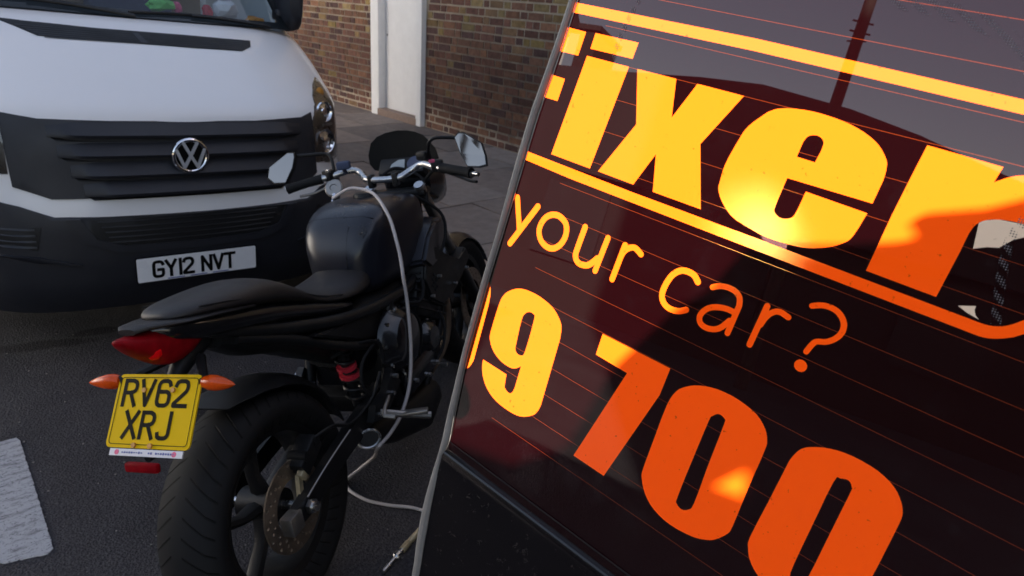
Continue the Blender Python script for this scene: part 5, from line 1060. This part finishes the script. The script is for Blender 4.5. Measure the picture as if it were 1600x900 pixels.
m_ = MB(); m_.box((1.0, -.185, 1.055), (.035, .045, .03), rot=Matrix.Rotation(R(-18), 3, 'Z'), bev=.007); part(m_, 'fluid_reservoir', M['black_plastic'], bar)
# mirrors
ML = [(.999, .455, 1.067), (1.016, .375, 1.111), (1.015, .348, 1.109), (1.009, .346, 1.094), (.996, .355, 1.059), (.976, .386, 1.009), (.977, .435, 1.011), (.985, .462, 1.031)]
MR = [(0.963, -0.331, 1.11), (0.966, -0.345, 1.122), (0.965, -0.366, 1.12), (0.953, -0.424, 1.084), (0.941, -0.436, 1.042), (0.932, -0.438, 1.015), (0.932, -0.413, 1.011), (0.934, -0.372, 1.015), (0.947, -0.349, 1.057)]
for P_, nn, stem in ((ML, Vector((-.93, 0, .36)), [(1.035, .205, 1.02), (1.05, .215, 1.075), (1.06, .25, 1.09), (1.035, .36, 1.095)]), (MR, Vector((-.95, .02, .285)), [(1.02, -.205, 1.02), (.985, -.215, 1.075), (.965, -.25, 1.115), (.985, -.34, 1.105)])):
    nn.normalize(); P_ = [Vector(p) for p in P_]; cen = sum(P_, Vector()) / len(P_)
    m_ = MB(); m_.loft([[cen + (p - cen) * k + nn * o for p in P_] for k, o in ((1.07, -.001), (1.10, -.006), (1.0, -.022), (.55, -.032))]); mi = part(m_, 'mirror', M['black_plastic'])
    m_ = MB(); m_.loft([[p + nn * o for p in P_] for o in (-.0015, .0008)]); part(m_, 'mirror_glass', M['bike_mirror'], mi, False)
    m_ = MB(); m_.tube(crom(stem), .0065, 8); part(m_, 'mirror_stem', M['black_metal'], mi)

# keys on a round fob
def bw(x, y, z): return BM_ @ Vector((x, y, z))
kf = thing('key_fob', 'round grey fob with silver keys hanging beside the left handlebar grip', 'key fob', tuple(bw(1.02, .2, .963)))
KI = BM_.to_3x3()
def kp(*p): return KI @ (Vector(p) - Vector((1.02, .2, .963)))
m_ = MB(); m_.lathe([(.001, .004), (.012, .004), (.014, .007), (.03, .007), (.035, .003), (.036, -.003), (.001, -.004)], kp(1.0, .2, .967), KI @ Vector((-.85, -.25, .45)), 28); m_.build('fob_disc', M['alloy'], kf, True)
m_ = MB(); m_.tube([kp(.985, .195, .948), kp(.965, .19, .935), kp(.93, .19, .915)], [.008, .004, .003], 8, flat=.5); m_.box(kp(.92, .186, .915), (.022, .012, .01), bev=.002); m_.tube([kp(.95, .19, .925), kp(.925, .183, .925), kp(.91, .18, .905)], .004, 6); m_.build('key', M['chrome'], kf, True)

# tan cable thrown over the tank, trailing to the road and off under the car
cb = [(1.136, 2.125, .925), (1.17, 2.073, .968), (1.198, 2.023, .974), (1.196, 1.962, .976), (1.194, 1.920, .965), (1.188, 1.864, .937), (1.184, 1.828, .908), (1.174, 1.786, .866), (1.170, 1.757, .820), (1.158, 1.720, .760), (1.163, 1.706, 0.684), (1.144, 1.655, 0.549), (1.106, 1.605, 0.444), (1.05, 1.565, 0.377), (0.984, 1.528, 0.349), (0.928, 1.512, 0.327), (1.03, 1.70, .14), (1.02, 1.785, .04), (.975, 1.795, .009), (.957, 1.76, .009), (.958, 1.72, .009), (.978, 1.655, .009), (1.023, 1.591, .009), (1.069, 1.544, .009), (1.095, 1.50, .009), (1.13, 1.41, .009), (1.2, 1.2, .009), (1.35, .9, .009)]
m_ = MB(); m_.tube([p for p in crom(cb, 6)], .0057, 10)
o = m_.build('cable', M['cable'], None, True); tag(o, 'grey plastic covered cable draped over the motorbike tank down to the road', 'cable')
mr_ = thing('metal_rod', 'short worn metal rod lying on the road beside the black car', 'rod', (.94, 1.395, 0))
m_ = MB(); a, c = Vector((.845, 1.355, .012)), Vector((1.05, 1.44, .012)); d = c - a; o0 = Vector((.94, 1.395, 0))
m_.tube([a - o0, a + d * .28 - o0, a + d * .30 - o0], [.007, .008, .012], 10); m_.tube([a + d * .30 - o0, a + d * .38 - o0, a + d * .40 - o0, a + d * .46 - o0], [.013, .013, .008, .008], 10); m_.build('rod_end', M['steel'], mr_, True)
m_ = MB(); m_.tube([a + d * .46 - o0, a + d * .62 - o0, a + d * .64 - o0, a + d * .70 - o0, a + d - o0], [.011, .011, .008, .010, .008], 10); m_.build('rod_shaft', M['gold_seal'], mr_, True)

# ================================================================== BLACK CAR, its rear window towards the camera
CP = Vector((.4198810, .5242317, 1.1251969)); E1 = Vector((.11827033, -.98711786, -.10775186)); EU = Vector((.18485787, -.08472878, .97910602)); EN = Vector((-.97562272, -.13571798, .17245561))
C0 = Vector((2.0, -.2, 0))
car = thing('car', 'black car seen from behind, yellow lettering across its tinted rear window', 'car', tuple(C0))
def gl(off=0.0): return lambda u, v: CP + E1 * u + EU * v + EN * off - C0
UW, VH = 1.24, .585
pane = [(-.0015, -.011), (UW, -.011), (UW, VH - .06), (UW - .02, VH - .015), (UW - .06, VH), (.0105, VH), (.0055, .49), (.0023, .44), (-.001, .40), (-.0035, .35), (-.006, .30), (-.0073, .25), (-.0085, .20), (-.0096, .16), (-.0099, .12), (-.0085, .09), (-.0055, .045), (-.002, .01)]
gate = thing('tailgate', 'x', 'x'); del gate['label']; del gate['category']; gate.parent = car
groups, names, neg = [[pane]], ['window_glass'], []
for k in POLYS:
    for q in POLYS[k]: groups.append([q]); names.append(k)
    neg += HOLES.get(k, [])
for k in STROKES:
    ps = []
    for path, wd in STROKES[k]: ps += stroke_polys(path, wd, 0, 12)
    groups.append(ps); names.append(k)
n_letters = len(groups)
groups.append(PATCH); names.append('patch')
wires = []
for k in range(18):
    v = .0585 + k * .0297; sl = .012 if .2 < v < .45 else .0
    w_ = .00038
    wires.append([(.045, v - w_ / 2), (1.19, v + sl - w_ / 2), (1.19, v + sl + w_ / 2), (.045, v + w_ / 2)])
groups.append(wires); names.append('wires')
V, F, IDS = cdt(groups, neg)
sets = {}
for f, s in zip(F, IDS):
    if 0 not in s: continue
    lt = [g for g in s if 0 < g < n_letters]
    hole = -1 in s
    if lt and not hole: key = lt[0]
    elif n_letters in s and not hole: key = n_letters
    elif n_letters + 1 in s: key = n_letters + 1
    else: key = 0
    sets.setdefault(key, []).append(f)
def tri_mesh(name, faces, mtl, parent, off):
    b_ = bmesh.new(); cache = {}; mp = gl(off)
    for f in faces:
        vs_ = []
        for i in f:
            if i not in cache: cache[i] = b_.verts.new(mp(V[i].x, V[i].y))
            vs_.append(cache[i])
        try: b_.faces.new(vs_)
        except ValueError: pass
    me = bpy.data.meshes.new(name); b_.to_mesh(me); b_.free(); return link(name, me, mtl, parent)
glass = tri_mesh('window_glass', sets[0], M['tint'], car, 0)
LN = dict(F='letter', i='letter', x='letter', e='letter', r='letter', bars='border_stripe', nine='digit', zero_cut='digit', seven='digit', zero_a='digit', zero_b='digit')
for g in range(1, n_letters):
    if g in sets: tri_mesh(LN.get(names[g], 'small_letter' if names[g] != 'q' else 'question_mark'), sets[g], M['vinyl'], glass, 0)
if n_letters in sets: tri_mesh('clear_gap', sets[n_letters], M['patch'], glass, 0)
if n_letters + 1 in sets: tri_mesh('heater_wire', sets[n_letters + 1], M['wire'], glass, 0)
fr_ = []
for path, wd in (([(.2711, .5329), (.2985, .5324), (.3236, .5292), (.3428, .5238), (.3577, .5146), (.3711, .5042), (.39, .485)], .011), ([(.403, .4232), (.3998, .4033), (.4036, .3829), (.4097, .3622), (.4144, .3477)], .006), ([(.074, .515), (.0711, .5017), (.0648, .4751), (.0628, .4467)], .005)):
    q = [(p.x, p.y) for p in crom([(a, c, 0) for a, c in path], 4)]; fr_ += stroke_polys(q, wd, wd * .1, 6)
face_sheet('dotted_band', fr_, gl(.0006), M['frit'], glass, smooth=False)
# rubber seal and body edge up the left side of the pane
m_ = MB()
SEAL = [(-.62, .03, .006), (-.4, .018, .006), (-.2, .0045, .0058), (-.15, -.0015, .0062), (-.10, -.0062, .0063), (-.05, -.0078, .0048), (-.03, -.0082, .0036), (0, -.0066, .0046), (.03, -.0088, .0042), (.09, -.0118, .0032), (.12, -.0128, .003), (.2, -.0117, .0032), (.25, -.0096, .0031), (.33, -.0078, .004), (.38, -.0060, .004), (.42, -.002, .0038), (.48, .0027, .0036), (VH + .01, .009, .0036)]
SE = crom([(a_, c_, r_) for a_, c_, r_ in SEAL], 3)
m_.tube([gl(.002)(q.y, q.x) for q in SE], [q.z for q in SE], 10); m_.build('window_seal', M['seal'], car, True)
m_ = MB(); m_.tube([gl(.0012)(q.y + q.z + .0012, q.x) for q in SE if q.x > .0], .0008, 6); m_.build('glass_edge', M['alloy'], glass, True)
m_ = MB(); m_.tube([gl(.0012)(u, -.0005) for u in (.0, .4, .8, UW)], .0007, 6); m_.build('glass_edge', M['black_plastic'], glass, True)
# lower panel with a rounded ledge
m_ = MB(); N = 30; secs = []
pp = [(-.001, -.012), (-.010, -.004), (-.0135, .004), (-.018, .0065), (-.026, .006), (-.05, .004), (-.12, .003), (-.25, .004), (-.40, .004), (-.45, .0), (-.62, .02), (-.70, .015), (-.72, -.03), (-.72, -.06), (-.3, -.06), (-.02, -.06)]
for k in range(N + 1):
    secs.append([gl(o)((-.003 if k == 0 else 0) + (lerp_t(-v, [0, .05, .1, .2, .4, .7], [.001, -.001, .002, .011, .026, .04]) if k == 0 else (UW + .06) * k / N), v) for v, o in pp])
m_.loft(secs); m_.build('tailgate_panel', M['car_paint'], car, True)
gate_obj = gate; bpy.data.objects.remove(gate_obj)
# body: sides, pillars, roof, nose
def wv(x, y, z): return Vector((x, y, z)) - C0
m_ = MB()
LS = [(.35, .31), (.435, 1.125), (.528, 1.66), (.66, 1.80), (1.0, 1.845), (2.4, 1.80), (3.1, 1.18), (3.95, 1.02), (4.05, .5), (4.0, .28)]
for s, yo in ((1, .535), (-1, -.93)):
    yy = lambda z: yo - s * (.091 * (max(z, .6) - 1.125))
    hole_ = [(.95, 1.2), (1.0, 1.68), (2.3, 1.66), (2.75, 1.2)]
    face_sheet('body_side', [LS], lambda x, z: wv(x, yy(z), z), M['car_paint'], car, [hole_], .15, True, (0, -s * .012, 0))
    face_sheet('side_window', [[(.94, 1.19), (.99, 1.69), (2.31, 1.67), (2.77, 1.19)]], lambda x, z: wv(x, yy(z) - s * .012, z), M['side_glass'], car, smooth=False)
m_.loft([[wv(x, .49, z), wv(x, -.9, z), wv(x, -.9, z - .04), wv(x, .49, z - .04)] for x, z in ((3.05, 1.21), (3.5, 1.13), (3.95, 1.03), (4.06, .7), (4.03, .3))]); m_.build('bonnet', M['car_paint'], car, True)
m_ = MB(); m_.box(wv(2.2, -.2, .36), (3.4, 1.38, .1)); m_.build('floor', M['interior'], car)
m_ = MB(); m_.quad(wv(2.42, .40, 1.79), wv(2.42, -.82, 1.79), wv(3.08, -.86, 1.19), wv(3.08, .46, 1.19)); m_.build('windscreen', M['side_glass'], car)
# added tinted roof sheet: its cut opening shapes the sun patch on the lettering
RZ = 1.84
rp_ = [(.70, .42), (.70, -.80), (2.45, -.80), (2.45, .42)]
clip = [(x, min(y, .40)) for x, y in LIT]
face_sheet('glass_roof', [rp_], lambda x, y: wv(x, y, RZ - .0), M['roof_glass'], car, [clip, TRI], None, False)
m_ = MB()
m_.box(wv(.70, -.19, 1.835), (.05, 1.30, .03)); m_.box(wv(2.47, -.19, 1.815), (.05, 1.25, .03)); m_.box(wv(1.58, .438, 1.83), (1.75, .035, .03)); m_.box(wv(1.58, -.82, 1.83), (1.75, .035, .03))
m_.loft([[gl(o)(u, VH + .004) for u, o in ((0, 0), (UW + .05, 0), (UW + .05, -.03), (0, -.03))], [wv(.60, .45, 1.79), wv(.60, -.83, 1.79), wv(.64, -.83, 1.76), wv(.64, .45, 1.76)], [wv(.70, .45, 1.845), wv(.70, -.83, 1.845), wv(.70, -.83, 1.81), wv(.70, .45, 1.81)]])
m_.build('roof_frame', M['car_paint'], car)
m_ = MB()
for y_ in (.14, -.52): m_.box(wv(1.5, y_, .75), (.16, .5, .6), bev=.05); m_.box(wv(1.3, y_, .5), (.5, .5, .16), bev=.05)
m_.build('rear_seat', M['interior'], car, True)
for x_, zg in ((1.05, 0.0), (3.35, .1)):
    for y_, s in ((.42, 1), (-.83, -1)):
        m_ = MB(); m_.lathe([(.19, -.09), (.28, -.1), (.31, -.06), (.31, .06), (.28, .1), (.19, .09)], wv(x_, y_ - s * .03, .31 + zg), (0, 1, 0), 40, closed=True); wl = m_.build('wheel', M['rubber'], car, True)
        m_ = MB(); m_.lathe([(.01, .05 * s), (.15, .06 * s), (.195, .075 * s), (.195, 0)], wv(x_, y_ - s * .03, .31 + zg), (0, 1, 0), 30); m_.build('rim', M['alloy'], wl, True)
for u in (.03, UW - .11):
    m_ = MB(); q = [(u, -.30), (u + .09, -.30), (u + .09, -.46), (u, -.46)]
    m_.prism(q, gl(.006), gl(.022)); m_.build('tail_light', M['red_lens'], car)
# added reflector inside the car, bouncing sun through the lettering as a hot spot
tc_ = Vector((.775, .368, 1.362)); tn = Vector((-.045, -.758, .65)).normalized(); ta = tn.cross(Vector((0, 0, 1))).normalized(); tb = tn.cross(ta)
m_ = MB(); m_.loft([[tc_ + ta * x + tb * y + tn * o - C0 for x, y in rrect(.045, .055, .02, 5)] for o in (0, -.003)]); m_.build('pillar_trim', M['bare_trim'], car)
bpy.context.view_layer.update()

for o in list(bpy.data.objects):
    if o.type == 'MESH' and o.name.split('.')[0] in ('dotted_band', 'clear_gap', 'axle_block', 'bar_clamp', 'engine_bolt', 'shroud_bolt', 'hanger_bolt', 'fork_tube', 'fork_cap', 'plate_screw', 'strip_roundel', 'spring_collar', 'vent_hole', 'seat', 'window', 'step_iron', 'rear_seat', 'exhaust_header', 'door_frame'):
        if o.name.split('.')[0] == 'seat' and o.parent == bike: continue
        split_islands(o)
